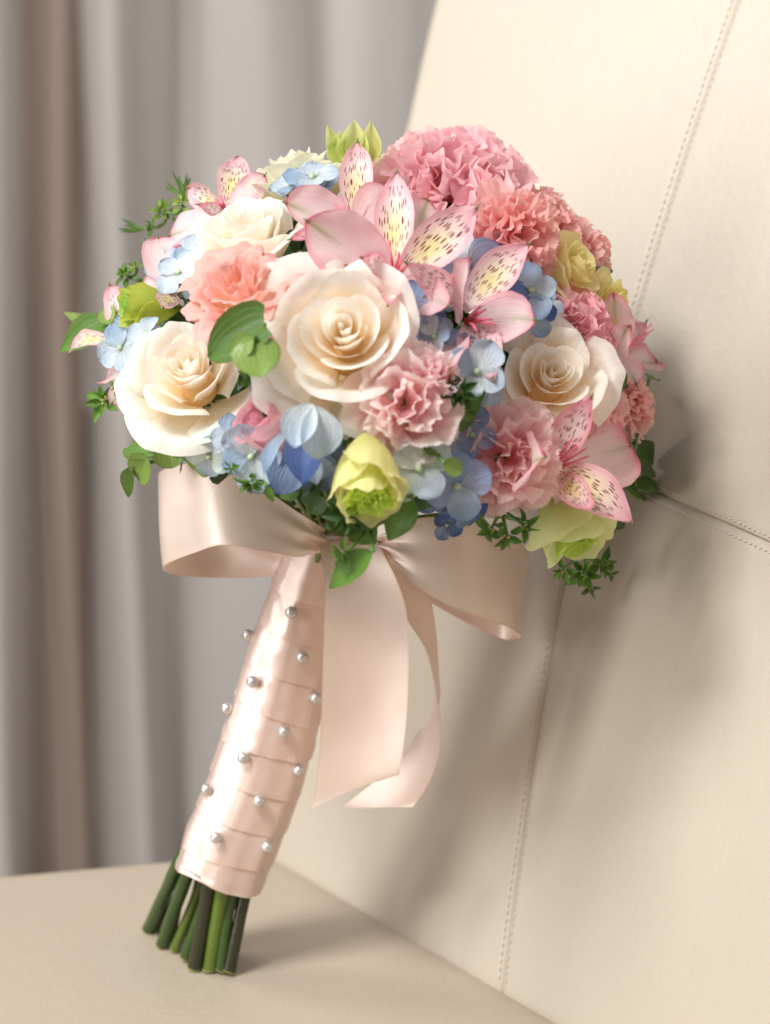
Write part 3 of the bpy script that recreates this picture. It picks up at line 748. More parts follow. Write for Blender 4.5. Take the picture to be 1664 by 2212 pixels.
for k in range(NB):
    t0, t1 = k / NB, min((k + 1.28) / NB, 1.0)
    if k == NB - 1: t1 = 1.0
    wk = Wob(rg, 4, 3)
    n, m = 16, 96; ph = np.linspace(0, 2 * np.pi, m); tl = rg.uniform(-.012, .012) if k < NB - 1 else .0
    G = []
    for i in range(n):
        q = i / (n - 1); row = []
        for p_ in ph:
            t = t0 + (t1 - t0) * q + tl * math.cos(p_) + (0.012 * math.cos(p_ * 2 + 1) if k == NB - 1 and q > .8 else 0)
            c, r = ax_pt(min(max(t, 0), 1.01))
            fw = 2 * math.pi / 7; fq = ((p_ - FA + fw / 2 + .05 * math.sin(k * 2.1)) % fw) - fw / 2
            facet = 1.06 * (0.35 + 0.65 * math.cos(fw / 2) / math.cos(fq) * 1.06) + 0.012 * math.cos(3 * p_ + k * .2) + .010 * math.sin(11 * p_ + 2 + .3 * k)
            pleat = .022 * float(wk(np.array(math.cos(p_) * 4), np.array(q * 6 + math.sin(p_) * 3)))
            rr = r * (facet + pleat) + 0.0003 * (NB - k) * 0.3 + 0.0004 * q - (0.0007 * (1 - q) ** 3 if k else 0)
            row.append(c + HA * math.cos(p_) * rr + HB * math.sin(p_) * rr * .95)
        G.append(row)
    G = np.array(G); uv = np.stack(np.meshgrid(np.linspace(0, 1, n), np.linspace(0, 1, m), indexing='ij'), -1)
    sheet('ribbon_band', G, M_wrap, handle, None, uv)

PINS = [(629, 1323, 'beside the bow tail, highest of all'), (537, 1372, 'jutting from the left side just below the top of the handle'), (653, 1420, 'second one down beside the bow tail'), (546, 1473, 'in the left half of the handle above its middle'),
        (491, 1531, 'jutting farthest out from the left side at mid handle'), (683, 1508, 'half hidden by the hanging ribbon tail'), (614, 1581, 'at the centre of the handle, just below its middle'), (526, 1637, 'in the left half of the handle below its middle'),
        (646, 1665, 'jutting out from the right side below the ribbon tail'), (447, 1706, 'on the left edge in the lower third of the handle'), (560, 1732, 'right of centre in the lower third of the handle'), (467, 1810, 'lowest one at the left, on the last ribbon band'), (578, 1830, 'lowest of all, at the right edge of the last band')]
for u, v, lab in PINS:
    c0, d, r = axis_at(v); sl = 0.955; du = (u - c0) * sl
    inside = r * r - du * du
    back = math.sqrt(inside) if inside > 0 else 0
    dd = d - math.sqrt(max((r * 1.07 + 11) ** 2 - du * du, 0)) * PX
    p = P(u, v, dd); ac = P(c0, v, d) ; out = unit(p - ac)
    lab0 = 'silver pearl pin ' + lab
    root = thing('pearl_pin', p, lab0, 'pin', 'pearl headed pins down the bouquet handle')
    ball('pearl', p, 13.3 * PX, M_pearl, root, 18)
    tube('pin_shaft', [p, p - out * 0.012], 0.00035, M_pin, root, 6, 4)

STEMS = [ # top px, bottom px, radius px, depth shift at top, material, label
 ((402, 1840), (322, 2014), 15, -.008, M_stem, 'mid green cut stem, leftmost of the bundle'),
 ((425, 1850), (352, 2048), 15, -.014, M_stem, 'mid green cut stem, second from the left at the front'),
 ((452, 1860), (378, 2058), 12, .004, M_stemL, 'thin bright green stem behind the two leftmost ones'),
 ((447, 1860), (412, 2030), 13, .010, M_stemD, 'dark stem deep inside the bundle'),
 ((463, 1850), (423, 2096), 17, -.017, M_stemD, 'thick brownish green stem at the centre front with a pale streak'),
 ((492, 1860), (455, 2100), 16, -.014, M_stemL, 'bright yellow green stem right of the centre one'),
 ((517, 1860), (478, 2104), 13, -.010, M_stem, 'green stem between the bright one and the dark right one'),
 ((541, 1870), (495, 2108), 14, -.010, M_stemD, 'dark brown green stem, rightmost of the bundle'),
 ((500, 1850), (440, 2060), 13, .008, M_stemD, 'shaded stem at the back of the bundle'),
 ((475, 1860), (402, 2078), 14, -.006, M_stem, 'olive green stem left of the thick centre one, set slightly back'),
 ((530, 1860), (468, 2080), 14, .004, M_stemD, 'dark stem behind the two rightmost ones'),
 ((412, 1850), (368, 2036), 13, .006, M_stem, 'green stem tucked behind the second from the left'),
 ((430, 1850), (345, 2015), 12, .012, M_stemD, 'shaded stem behind the left ones'),
]
for (tu, tv), (bu, bv), r, dz, mt, lab in STEMS:
    d = axis_at(tv)[1]
    def cl(u_, v_, z_):
        cu, _, r_ = axis_at(v_); return max(z_, -math.sqrt(max((r_ * .93 - 15) ** 2 - ((u_ - cu) * .955) ** 2, 0)) * PX * .93)
    dz = cl(tu, tv, dz); top = P(tu, tv, d + dz); up = P(axis_at(1770)[0] + (tu - 480) * .5, 1770, axis_at(1770)[1] + dz * .4)
    bot = ray_z(bu, bv, SEAT_Z) + UP * 0.0015
    root = thing('cut_stem', bot, lab, 'stem', 'cut stems below the ribbon')
    k = rnd.uniform(-1, 1) * .0012
    V, F, uv = tube_geo([up, top, top * .5 + bot * .5 + Rv * k, bot], [r * PX * z_ for z_ in (.92, .95, .93, 1.0, .97 + .06 * k / .0012, 1.0, .96, 1.02, 1.0, 1.05)], 14, 26, caps=False)
    nseg = 14; V = V.copy(); V[-nseg:] += unit(bot - top) * (np.cos(np.arange(nseg) * .45 + r)[:, None] * 0.0007)
    mesh_obj('stem_shaft', V, F, mt, root, uv)
    rm = np.concatenate([V[-2 * nseg:-nseg] * .3 + V[-nseg:] * .7, V[-nseg:]]); rc = rm.mean(0); rm = rc + (rm - rc) * 1.05
    mesh_obj('cut_rim', rm, grid_faces(2, nseg, True), M_cut, root)
    ring = V[-nseg:]; cc = ring.mean(0) - unit(bot - top) * .0003
    VV = np.concatenate([ring * .999 + cc * .001, [cc]]); FF = [[i, (i + 1) % nseg, nseg] for i in range(nseg)]
    mesh_obj('cut_end', VV, FF, M_cut, root, None, None, False)

# ------------------------------------------------------------------ bow
def strip(name, pts, root, n=90, m=24, bulge=0.0, pleat=0.0, wave=0.0, ends=(1, 1)):
    a = catmull([p[:3] for p in pts], n); b = catmull([p[3:6] for p in pts], n)
    A = np.array([P(*x) for x in a]); B = np.array([P(*x) for x in b])
    t = np.linspace(0, 1, m)[None, :, None]
    G = A[:, None] * (1 - t) + B[:, None] * t
    if bulge:
        T = np.gradient((A + B) / 2, axis=0); nn = np.cross(T, B - A); nn /= np.linalg.norm(nn, axis=1)[:, None] + 1e-9
        G = G + nn[:, None] * (np.sin(np.pi * t) * bulge)
    if pleat or wave:
        T = np.gradient((A + B) / 2, axis=0); nn = np.cross(T, B - A); nn /= np.linalg.norm(nn, axis=1)[:, None] + 1e-9
        q = np.linspace(0, 1, n)[:, None]; tt = t[..., 0]
        e = ends[0] * np.exp(-(q / .12) ** 2) + ends[1] * np.exp(-((1 - q) / .12) ** 2)
        hh = pleat * e * np.cos(tt * 2 * np.pi * 2.2 + .8 + 1.5 * q) + wave * (np.sin(q * 9 + tt * 2.0 + len(pts)) + .5 * np.sin(q * 17 - tt * 3 + 1)) * (1 - e * .8)
        G = G + nn[:, None] * hh[..., None]
    uv = np.stack(np.meshgrid(np.linspace(0, 1, n), np.linspace(0, 1, m), indexing='ij')[::-1], -1)
    return sheet(name, G, M_ribbon, root, None, uv)
bow = thing('ribbon_bow', P(695, 1180, -.05), 'large blush satin ribbon bow with two loops and two long tails', 'ribbon bow')
strip('loop', [(712, 1150, -.052, 690, 1196, -.055), (680, 1132, -.062, 672, 1200, -.062), (640, 1104, -.068, 640, 1203, -.068), (560, 1050, -.072, 560, 1188, -.074), (450, 1004, -.070, 480, 1177, -.074),
               (385, 1004, -.058, 415, 1196, -.064), (350, 1015, -.046, 374, 1213, -.052), (340, 1026, -.034, 358, 1226, -.040), (350, 1037, -.020, 366, 1237, -.026), (400, 1048, -.006, 402, 1245, -.012), (480, 1066, .002, 480, 1249, -.004), (590, 1092, -.002, 585, 1246, -.010),
               (660, 1130, -.020, 660, 1222, -.024), (700, 1160, -.040, 695, 1196, -.042)], bow, pleat=.0022, wave=.0009)
strip('loop', [(812, 1158, -.058, 822, 1190, -.060), (850, 1140, -.064, 845, 1215, -.066), (900, 1120, -.066, 900, 1268, -.070), (960, 1118, -.064, 962, 1304, -.070), (1030, 1128, -.058, 1030, 1332, -.066),
               (1090, 1150, -.048, 1085, 1350, -.056), (1126, 1174, -.036, 1118, 1364, -.044), (1141, 1196, -.022, 1132, 1374, -.028), (1130, 1200, -.008, 1120, 1383, -.014), (1090, 1195, .002, 1080, 1378, -.004), (1000, 1180, .000, 1000, 1338, -.008),
               (920, 1170, -.010, 920, 1290, -.018), (860, 1160, -.030, 860, 1240, -.036), (815, 1165, -.045, 820, 1195, -.046)], bow, pleat=.0024, wave=.0009)
strip('tail', [(705, 1140, -.050, 800, 1140, -.050), (692, 1165, -.058, 812, 1165, -.058), (694, 1200, -.064, 828, 1200, -.064), (702, 1260, -.068, 856, 1250, -.069), (701, 1340, -.068, 878, 1320, -.070), (697, 1440, -.064, 883, 1410, -.069),
               (694, 1540, -.060, 881, 1500, -.066), (690, 1620, -.056, 876, 1580, -.062), (683, 1690, -.054, 868, 1640, -.058), (675, 1745, -.052, 862, 1671, -.056)], bow, bulge=-0.003, pleat=.0016, wave=.0014, ends=(1.3, 0))
strip('tail', [(800, 1170, -.045, 840, 1160, -.040), (825, 1220, -.044, 890, 1205, -.036), (852, 1280, -.042, 918, 1260, -.032), (880, 1345, -.038, 942, 1360, -.026), (905, 1390, -.036, 954, 1432, -.020), (930, 1440, -.037, 957, 1498, -.012), (950, 1500, -.036, 940, 1544, .000),
               (959, 1560, -.032, 905, 1575, .006), (950, 1630, -.026, 876, 1622, .006), (925, 1695, -.022, 820, 1672, .004), (892, 1742, -.020, 735, 1744, .002)], bow, pleat=.001, wave=.0012, ends=(1, 0))
strip('knot', [(700, 1098, -.030, 760, 1100, -.030), (690, 1130, -.050, 800, 1130, -.052), (688, 1165, -.056, 812, 1165, -.057), (700, 1215, -.046, 790, 1218, -.046), (720, 1230, -.036, 770, 1230, -.036)], bow, 40, 24, bulge=-.003, pleat=.0016, ends=(1.2, 1.2))
strip('knot_fold', [(630, 1096, -.030, 648, 1118, -.032), (660, 1080, -.040, 668, 1118, -.044), (692, 1086, -.044, 692, 1128, -.050), (725, 1110, -.040, 712, 1150, -.046)], bow, 30, 10, bulge=.003)

# ------------------------------------------------------------------ the flowers
PI = math.pi
# roses
R1 = rose(742, 708, 136, 'largest cream rose, fully open at the centre front of the bouquet', axis=(-.06, .26, .96), lift=.030, seed=17, n_out=7, n_mid=7, rmid=(.26, .56), rout=(.62, .86), zout=.62, zr_out=.36, c0=lin(255, 236, 196),
     outer_extra=[(3.9, .98, .10, .75, .30, .20), (2.5, 1.0, .08, .8, .34, .22), (5.3, .98, -.1, .6, .2, .25)])
rose(398, 784, 112, 'tall cream rose at the left with its lowest petal folded down', axis=(-.20, .42, .88), lift=.014, seed=5, n_out=6, zr_out=.28, rmid=(.24, .46), rout=(.56, .82), zout=.62,
     outer_extra=[(4.4, .95, .02, .9, .25, .30), (3.4, .92, .10, .8, .25, .22), (5.6, .92, .05, .8, .22, .3)])
rose(1196, 800, 112, 'cream rose at the right between blue and pink flowers', axis=(.12, .28, .95), lift=.014, seed=29, n_out=6, n_mid=6, rmid=(.25, .50), rout=(.58, .84), zout=.62, zr_out=.36,
     outer_extra=[(0.2, .95, .15, .8, .2, .2), (4.2, .98, .02, .8, .25, .25)])
rose(522, 476, 104, 'white rose seen from its side at the upper left, above the peach flower', axis=(-.30, .80, .50), lift=.012, seed=31, n_out=6, c0=lin(250, 236, 206),
     outer_extra=[(3.8, .95, .1, .9, .2, .25), (5.0, .95, .1, .9, .2, .2)])
rose(634, 352, 92, 'pale green white rose at the top edge behind the spotted lilies', axis=(-.25, .95, .15), lift=-.01, seed=41, n_out=6, c0=lin(240, 236, 196), c1=lin(246, 244, 226), outer_extra=[(1.0, 1.0, .1, 1.0, .2, .3), (4.2, 1.0, .1, 1.0, .2, .3)])
rose(858, 338, 46, 'small ivory rose bud between the green bud and the topmost carnation', axis=(.0, .95, .3), lift=-.015, seed=43, n_out=4, c0=lin(240, 230, 170), c1=lin(248, 244, 214))
rose(1252, 566, 82, 'pale yellow rose behind the carnations at the upper right', axis=(.75, .35, .45), lift=.012, seed=51, n_out=5, c0=YEL0, c1=lin(246, 236, 178), group='yellow roses of the bouquet')
rose(1338, 662, 68, 'pale yellow rose at the right rim behind the pink frills', axis=(.85, .1, .35), lift=.004, seed=53, n_out=5, c0=YEL0, c1=lin(246, 236, 170), group='yellow roses of the bouquet')

for (b, t, w) in (((700, 790), (742, 934), 120), ((655, 800), (626, 905), 84)):
    blade('petal', R1, P(*b, sd(*b, -.004)), P(*t, sd(*t, .010)), w * PX, W((-.1, .2, 1)), 'round', M_rose, lambda S, T: mixc(CREAM0 * np.ones(3), CREAMG * np.ones(3), sstep(.2, .9, T)), random.Random(w), cup=.35, curl=.2, bend=.06)
# peach lisianthus
def peach(u, v, size, label, axis, lift, seed):
    rng = random.Random(seed); a = W(axis); s = size * PX; c = P(u, v, sd(u, v, lift)); fr = frame(a, 0.4)
    root = thing('lisianthus', c - a * s, label, 'lisianthus', 'frilled lisianthus of the bouquet')
    p0, p1, p2 = lin(253, 230, 200), lin(248, 204, 188), lin(247, 194, 188)
    def cf(S, T): return mixc(mixc(p0 * np.ones(3), p1 * np.ones(3), sstep(.25, .75, T)), p2 * np.ones(3), sstep(.75, 1, T))
    th = 0.4
    for k in range(16):
        f = k / 15
        cup_petal('petal', root, c, fr, .16 + .78 * f, -.75, .42 - .42 * f, th, 1.45 - .62 * f, M_frill, cf, rng, open_=.12 + .25 * f, spiral=.16, drop=.22, tip=.03, ruffle=.17 - .07 * f,
                  rfreq=rng.uniform(6, 10), wob=.14, scale=s, roll=.10 + .16 * f, nu=57, nv=26, serr=.02)
        th += 2.39 + rng.uniform(-.4, .4)
    add_stem(root, c - a * s * .75, a)
peach(518, 612, 96, 'large frilled peach pink lisianthus above the left cream rose', (-.25, .66, .70), .030, 61)
bell(548, 898, 70, 'closed mauve pink bud right of the left cream rose', (-.55, .35, .75), .030, 63, length=1.5, c0=lin(240, 216, 216), c1=lin(244, 206, 214), core=lin(242, 184, 196), n=7, flare=-.55, ruf=.02, n_core=4, mouth=.62,
     rimlight=lin(246, 192, 200), name='lisianthus_bud', group='frilled lisianthus of the bouquet', cat='flower bud')
# green lisianthus
bell(262, 662, 46, 'lime green bud pointing left beside the peach flower', (-.93, -.02, .35), .030, 71, length=2.6, flare=.05, ruf=.03, mouth=.55, n=6, c0=lin(176, 190, 70), c1=lin(206, 216, 96), core=lin(186, 220, 110), name='lisianthus_bud', cat='flower bud')
bell(794, 1090, 66, 'yellow green frilled lisianthus hanging over the bow at the bottom centre', (.03, -.78, .62), .046, 73, length=2.4, flare=.0, ruf=.07, mouth=.64, n=6, n_core=11, c0=lin(236, 234, 150), c1=lin(244, 240, 176), core=lin(218, 238, 116))
bell(1256, 1190, 76, 'pale green lisianthus hanging head down at the lower right', (.42, -.85, .28), .034, 75, length=1.6, flare=.06, ruf=.03, mouth=.6, n=5, c0=lin(212, 224, 140), c1=lin(232, 238, 180), core=lin(200, 222, 110))
G4 = bell(768, 300, 50, 'pale lime lisianthus standing up at the very top', (.02, .98, .1), -.012, 77, length=1.9, flare=.20, ruf=.02, mouth=.55, n=5, c0=lin(216, 226, 130), c1=lin(230, 238, 160), core=lin(220, 230, 140))

for (b, t, w) in (((738, 352), (707, 268), 36), ((764, 350), (766, 256), 62), ((800, 350), (799, 258), 44), ((728, 350), (738, 280), 40)):
    blade('petal', G4, P(*b, sd(*b, -.004)), P(*t, sd(*b, .0)), w * PX, W((.1 * (b[0] - 765) / 30, -.1, 1)), 'leaf', M_frill, lambda S, T: mixc(lin(206, 218, 120) * np.ones(3), lin(232, 240, 170) * np.ones(3), sstep(0, .9, T)), random.Random(w), cup=.6, curl=-.12, fold=.3, wob=.08, nu=13, nv=18)
# carnations
carnation(988, 350, 150, 'biggest pink carnation, a dense frilled ball at the top right', axis=(.08, .70, .72), lift=.004, seed=81, n=42, wid=1.25, crumple=.7, serr=.035, rimw=.6, base=lin(246, 170, 182), mid=lin(252, 204, 212), rim=lin(253, 218, 222), spread=1.62, ruf=.12)
carnation(1128, 500, 92, 'salmon carnation with zigzag edges below the biggest one', axis=(.35, .05, .92), lift=.020, seed=83, n=30, crumple=.35, base=lin(243, 150, 152), mid=lin(250, 186, 184), rim=lin(251, 204, 200), ruf=.08)
carnation(1216, 462, 84, 'blurred pink carnation on the upper right rim', axis=(.75, .55, .25), lift=-.004, seed=85, n=34, base=lin(244, 158, 160), mid=lin(250, 192, 192), rim=lin(252, 212, 208))
carnation(1300, 532, 66, 'small pink carnation peeping over the rim behind the yellow rose', axis=(.9, .35, .1), lift=-.006, seed=86, n=24, base=lin(244, 158, 160), mid=lin(250, 192, 192), rim=lin(252, 212, 208))
carnation(1250, 704, 94, 'rose pink carnation above the right cream rose', axis=(.45, .25, .85), lift=.006, seed=87, n=34, wid=1.2, crumple=.7, serr=.035, rimw=.4, base=lin(242, 152, 170), mid=lin(250, 192, 204), rim=lin(250, 200, 208), ruf=.12)
carnation(880, 874, 104, 'light pink carnation with white saw edges below the largest rose', axis=(.06, -.05, 1), lift=.030, seed=89, n=21, crumple=.30, serr=.10, rimw=1.0, base=lin(248, 172, 174), mid=lin(252, 208, 208), rim=lin(254, 242, 240), spread=1.45, ruf=.055, wid=1.15)
carnation(945, 795, 52, 'single pale pink carnation puff right of the largest rose', axis=(.2, .6, .8), lift=.030, seed=90, n=12, crumple=.5, serr=.10, rimw=1.0, base=lin(244, 160, 168), mid=lin(250, 200, 206), rim=lin(254, 238, 238), spread=1.1, ruf=.06)
carnation(1108, 1000, 102, 'pink carnation with white tips at the lower right beside the blue florets', axis=(.15, -.20, .95), lift=.020, seed=91, n=26, crumple=.45, serr=.10, rimw=.9, base=lin(247, 166, 170), mid=lin(252, 204, 206), rim=lin(253, 232, 230), spread=1.5, ruf=.07, wid=1.0)
carnation(1300, 890, 84, 'pink carnation behind the lower right lily', axis=(.55, .05, .8), lift=.006, seed=93, n=26, base=lin(246, 162, 164), mid=lin(251, 198, 198), rim=lin(250, 208, 206))
carnation(1392, 876, 62, 'pale pink carnation sticking out farthest on the right rim', axis=(.85, .1, .5), lift=.0, seed=95, n=22, base=lin(236, 140, 144), mid=lin(246, 180, 180), rim=lin(252, 214, 210))

# Peruvian lilies
lily((852, 606), [('s', 850, 358, 88, .020, {'n': (0, -.35, 1), 'bl': .002}), ('s', 1032, 446, 104, .024, {'n': (-.2, -.2, 1), 'bl': .004}), ('o', 686, 488, 128, .026, {'n': (-.3, .25, 1), 'b': (846, 600), 'curl': .22}),
                  ('o', 935, 420, 92, .000, {'bl': -.004}), ('o', 962, 655, 80, .016, {'b': (858, 612), 'bl': .0, 'green': .5}), ('s', 838, 650, 56, .022, {'b': (850, 600), 'pink': 1.0, 'yel': .3, 'cup': .6, 'n': (0, .6, 1), 'bl': .006}),
                  ('s', 790, 555, 60, .030, {'b': (850, 606), 'pink': 1.0, 'yel': .15, 'n': (.5, .3, 1), 'bl': .006})],
     'spotted pink lily with two long upright petals, just above the largest rose', 101, [(840, 520), (862, 545), (868, 560), (828, 580), (880, 572)], lift=.014)
lily((772, 498), [('s', 768, 286, 76, .018, {'n': (0, -.35, 1)}), ('o', 624, 430, 108, .018, {'n': (-.3, .5, 1)}), ('o', 838, 400, 84, -.004, {}), ('s', 628, 508, 54, .014, {'n': (-.2, .6, 1), 'pink': .9, 'yel': .1}),
                  ('o', 742, 560, 90, .004, {}), ('s', 905, 372, 62, -.006, {'pink': .7})],
     'spotted pink lily at the top with one narrow petal standing highest', 103, [(712, 470), (722, 440), (742, 445)], lift=.012)
lily((1012, 696), [('s', 1134, 524, 92, .026, {'n': (-.2, -.1, 1), 'b': (1000, 668)}), ('s', 902, 578, 66, .020, {'n': (.3, .0, 1), 'yel': .2, 'b': (1000, 660)}), ('o', 985, 566, 62, .024, {'n': (-.8, .0, .6), 'b': (990, 700), 'green': .3}),
                   ('o', 1140, 680, 104, .018, {'n': (.1, .25, 1), 'green': .6}), ('s', 1060, 798, 92, .018, {'n': (.0, .3, 1), 'yel': .1, 'pink': .5}), ('o', 962, 770, 66, .020, {'green': .9, 'b': (1000, 720), 'n': (-.3, .1, 1)})],
     'spotted lily with red stamens between the largest rose and the right rose', 105, [(1050, 668), (1064, 690), (1038, 660), (1072, 702), (1030, 715)], lift=.016)
lily((492, 462), [('s', 514, 308, 76, .020, {'n': (0, -.4, 1)}), ('s', 380, 408, 72, .016, {'n': (.1, -.3, 1)}), ('o', 352, 494, 92, .004, {'n': (-.2, .6, 1), 'b': (470, 478)}), ('o', 572, 374, 56, -.006, {'green': .2}), ('s', 440, 442, 34, .026, {'pink': 1, 'yel': 0, 'b': (500, 468)})],
     'spotted lily reaching up at the upper left over the white rose', 107, [(465, 430), (478, 425), (500, 440)], lift=.004)
lily((372, 628), [('o', 342, 498, 88, .010, {'n': (.1, 0, 1), 'green': .2, 'pink': .6}), ('s', 302, 508, 66, .002, {'n': (-.5, 0, 1), 'pink': .9}), ('o', 300, 612, 60, -.006, {}), ('s', 356, 655, 56, .002, {'yel': 1})],
     'half open pale pink lily on the left rim above the lime bud', 109, lift=.006)
lily((262, 722), [('s', 136, 752, 50, .010, {'n': (0, .5, 1), 'pink': .6, 'bend': .14, 'b': (258, 742)}), ('s', 236, 612, 66, .004, {'n': (-.4, 0, 1), 'yel': .2}), ('o', 204, 806, 66, .004, {'b': (292, 800), 'n': (0, .4, 1)}), ('o', 246, 858, 50, .0, {'b': (300, 812)})],
     'spotted lily at the far left with a petal pointing outward over the leaf', 111, lift=-.002)
lily((1178, 1022), [('s', 1272, 866, 78, .022, {'n': (-.3, 0, 1), 'yel': .0, 'pink': .9, 'b': (1182, 1010)}), ('o', 1378, 948, 170, .018, {'n': (.0, .15, 1), 'b': (1190, 1012), 'green': .5, 'pink': 1.0}), ('s', 1362, 1118, 100, .078, {'n': (.0, .3, 1), 'b': (1190, 1012), 'bend': .10, 'pink': .6}),
                    ('s', 1278, 1096, 66, .044, {'n': (-.3, .3, 1), 'b': (1200, 1025), 'pink': .8}), ('o', 1300, 1150, 96, .006, {'b': (1200, 1040), 'green': .1, 'pink': 1}), ('o', 1082, 966, 118, .020, {'b': (1150, 1040), 'n': (-.5, .3, 1), 'green': .9, 'curl': .3})],
     'large spotted pink lily opening at the lower right rim', 113, [(1245, 960), (1268, 968), (1236, 948), (1320 - 48, 985)], lift=.020)
lily((1340, 760), [('o', 1434, 772, 74, .004, {'n': (0, .5, 1), 'pink': 1.1}), ('o', 1326, 652, 74, .016, {'n': (-.2, 0, 1), 'pink': .9}), ('o', 1376, 828, 52, .004, {'pink': 1.1}), ('o', 1318, 728, 60, .026, {'b': (1310, 800), 'green': .9, 'n': (-.3, 0, 1)}), ('s', 1400, 690, 52, -.012, {'pink': .9, 'yel': .3})],
     'deep pink lily at the right rim above the palest carnation', 115, [(1408, 700), (1412, 712)], lift=.002)

# hydrangeas
HB1 = hydrangea([(626, 995, 56, (-.3, -.5, .8), .010, [B_slate, B_deep], M_beadB), (690, 1015, 50, (.1, -.7, .6), .012, [B_mid, B_slate], M_beadB)],
          'deepest blue hydrangea florets over the left half of the bow', 121)
hydrangea([(545, 985, 62, (-.3, -.3, .9), .026, [B_pale, B_pale, B_mid, B_pale]), (452, 985, 48, (-.3, -.5, .8), .004, [B_pale, B_green]), (580, 960, 44, (0, -.2, 1), .012, [B_mid, B_slate])], 'pale blue hydrangea florets beneath the mauve bud', 123)
hydrangea([(905, 1012, 66, (.05, -.15, 1), .024, [B_green, B_green, B_green, B_pale], M_bead, .75), (940, 1060, 44, (.1, -.6, .7), .012, [B_pale, B_mid]), (868, 990, 42, (0, 0, 1), .006, [B_slate, B_mid])],
          'greenish white hydrangea floret facing forward at the bottom centre', 125)
hydrangea([(988, 1048, 64, (.05, -.3, .95), .022, [B_lav, B_slate, B_lav, B_mid]), (1000, 1100, 46, (.1, -.75, .6), .012, [B_deep, B_slate]), (1020, 940, 52, (0, 0, 1), .010, [B_slate, B_lav])], 'lavender blue hydrangea florets between the green floret and the pink carnation', 127)
hydrangea([(1030, 805, 62, (.1, .2, .95), .026, [B_pale, B_mid, B_pale, B_pale]), (940, 728, 44, (-.5, .1, .8), .012, [B_mid, B_pale]), (985, 768, 44, (0, 0, 1), .006, [B_lav, B_mid])], 'pale blue hydrangea florets left of the right cream rose', 129)
hydrangea([(1010, 576, 78, (.05, .25, .95), .004, [B_lav, B_pale, B_lav, B_mid], M_beadB, .78), (1060, 520, 44, (0, .3, .9), -.006, [B_lav, B_slate])], 'lavender hydrangea floret with a dark blue bead amid the lilies', 131)
hydrangea([(1148, 628, 58, (.1, .2, .95), .016, [B_pale, B_mid, B_deep, B_mid]), (1160, 680, 44, (.1, -.3, .9), .010, [B_deep, B_mid]), (1120, 592, 40, (0, .2, 1), .0, [B_deep, B_lav])], 'blue hydrangea florets above the right cream rose', 133)
hydrangea([(676, 386, 56, (-.1, .75, .65), .004, [B_pale, B_pale, B_mid]), (630, 400, 42, (-.4, .6, .6), .0, [B_pale, B_mid])], 'sky blue hydrangea florets at the top behind the pink lily', 135)
hydrangea([(882, 665, 52, (.1, .1, 1), .012, [B_slate, B_lav, B_deep, B_lav]), (905, 700, 46, (.2, 0, 1), .006, [B_deep, B_slate])], 'slate blue hydrangea florets at the upper right of the largest rose', 137)
hydrangea([(600, 802, 46, (-.1, .1, 1), .018, [B_pale, B_pale]), (596, 700, 48, (0, .2, 1), -.002, [B_lav, B_mid]), (520, 690, 44, (0, .2, 1), .0, [B_lav, B_pale])], 'pale blue hydrangea florets left of the largest rose', 139)
hydrangea([(262, 752, 50, (-.4, .1, .8), .012, [B_pale, B_mid, B_pale]), (290, 838, 36, (-.5, -.2, .7), .002, [B_pale, B_mid]), (318, 722, 40, (-.3, .5, .7), .012, [B_pale, B_pale])], 'pale blue hydrangea florets at the far left beside the tall rose', 141)
hydrangea([(388, 590, 50, (-.3, .4, .8), .006, [B_pale, B_pale]), (408, 548, 36, (-.3, .5, .7), .0, [B_mid, B_pale])], 'whitish blue hydrangea florets between the left lily and the peach flower', 143)

def hp(root, b, t, w, cols, lb, lt, seed, nr=(0, 0, 1), **o):
    ca, cb = cols; o.setdefault('cup', .35); o.setdefault('bend', .06); o.setdefault('curl', .1)
    blade('petal', root, P(*b, sd(*b, lb)), P(*t, sd(*t, lt)), w * PX, W(nr), 'hyd', M_hyd, lambda S, T: mixc(cb * np.ones(3), ca * np.ones(3), sstep(.1, .9, T)), random.Random(seed), nu=15, nv=22, wob=.08, ruffle=.02, rfreq=1.5, **o)
hp(HB1, (672, 872), (634, 964), 70, B_pale, .040, .050, 1, (-.3, .2, 1), fold=.3)
hp(HB1, (682, 878), (690, 992), 84, B_pale, .040, .044, 2, (.35, 0, 1), bend=.12)
hp(HB1, (660, 926), (652, 1040), 74, B_deep, .024, .040, 3, (0, .1, 1), fold=.35)
hp(HB1, (645, 975), (600, 1064), 78, B_slate, .018, .030, 4, (-.2, -.1, 1))
hp(HB1, (624, 926), (564, 1022), 30, B_mid, .030, .038, 5, (-.7, 0, .8))
hp(HB1, (672, 985), (684, 1044), 34, B_pale, .024, .032, 6)
hp(HB1, (690, 985), (700, 1030), 36, B_mid, .020, .026, 7, (.6, 0, .8))

# greenery
DN = {'n': (-.2, -.2, 1)}
leafspray(560, 706, 'heart shaped green leaves between the peach flower and the largest rose', leaves=[(572, 700, 440, 768, 104, LM * .7, 'heart', .050, {'n': (-.1, .35, 1), 'cup': .35}), (550, 742, 566, 812, 88, LG, 'heart', .056, {'n': (.1, -.1, 1), 'cup': -.2}), (548, 730, 492, 766, 46, LG, 'leaf', .058)],
          clusters=[(542, 812, 34, (-.1, -.7, .6), 10, .022, LM)], seed=201)
leafspray(668, 560, 'small dark green leaf cluster between the peach flower and the spotted lilies', clusters=[(676, 556, 32, (0, .2, 1), 9, .004, LD)], seed=203)
leafspray(1000, 856, 'round dark green leaf with bud cluster right of the light pink carnation', leaves=[(985, 850, 1042, 872, 84, LM, 'round', .018, {'n': (.2, -.1, 1), 'cup': .4}), (975, 880, 1012, 925, 60, LM, 'round', .016)], clusters=[(992, 846, 46, (-.1, .1, 1), 18, .030, LD * 1.2)], seed=205)
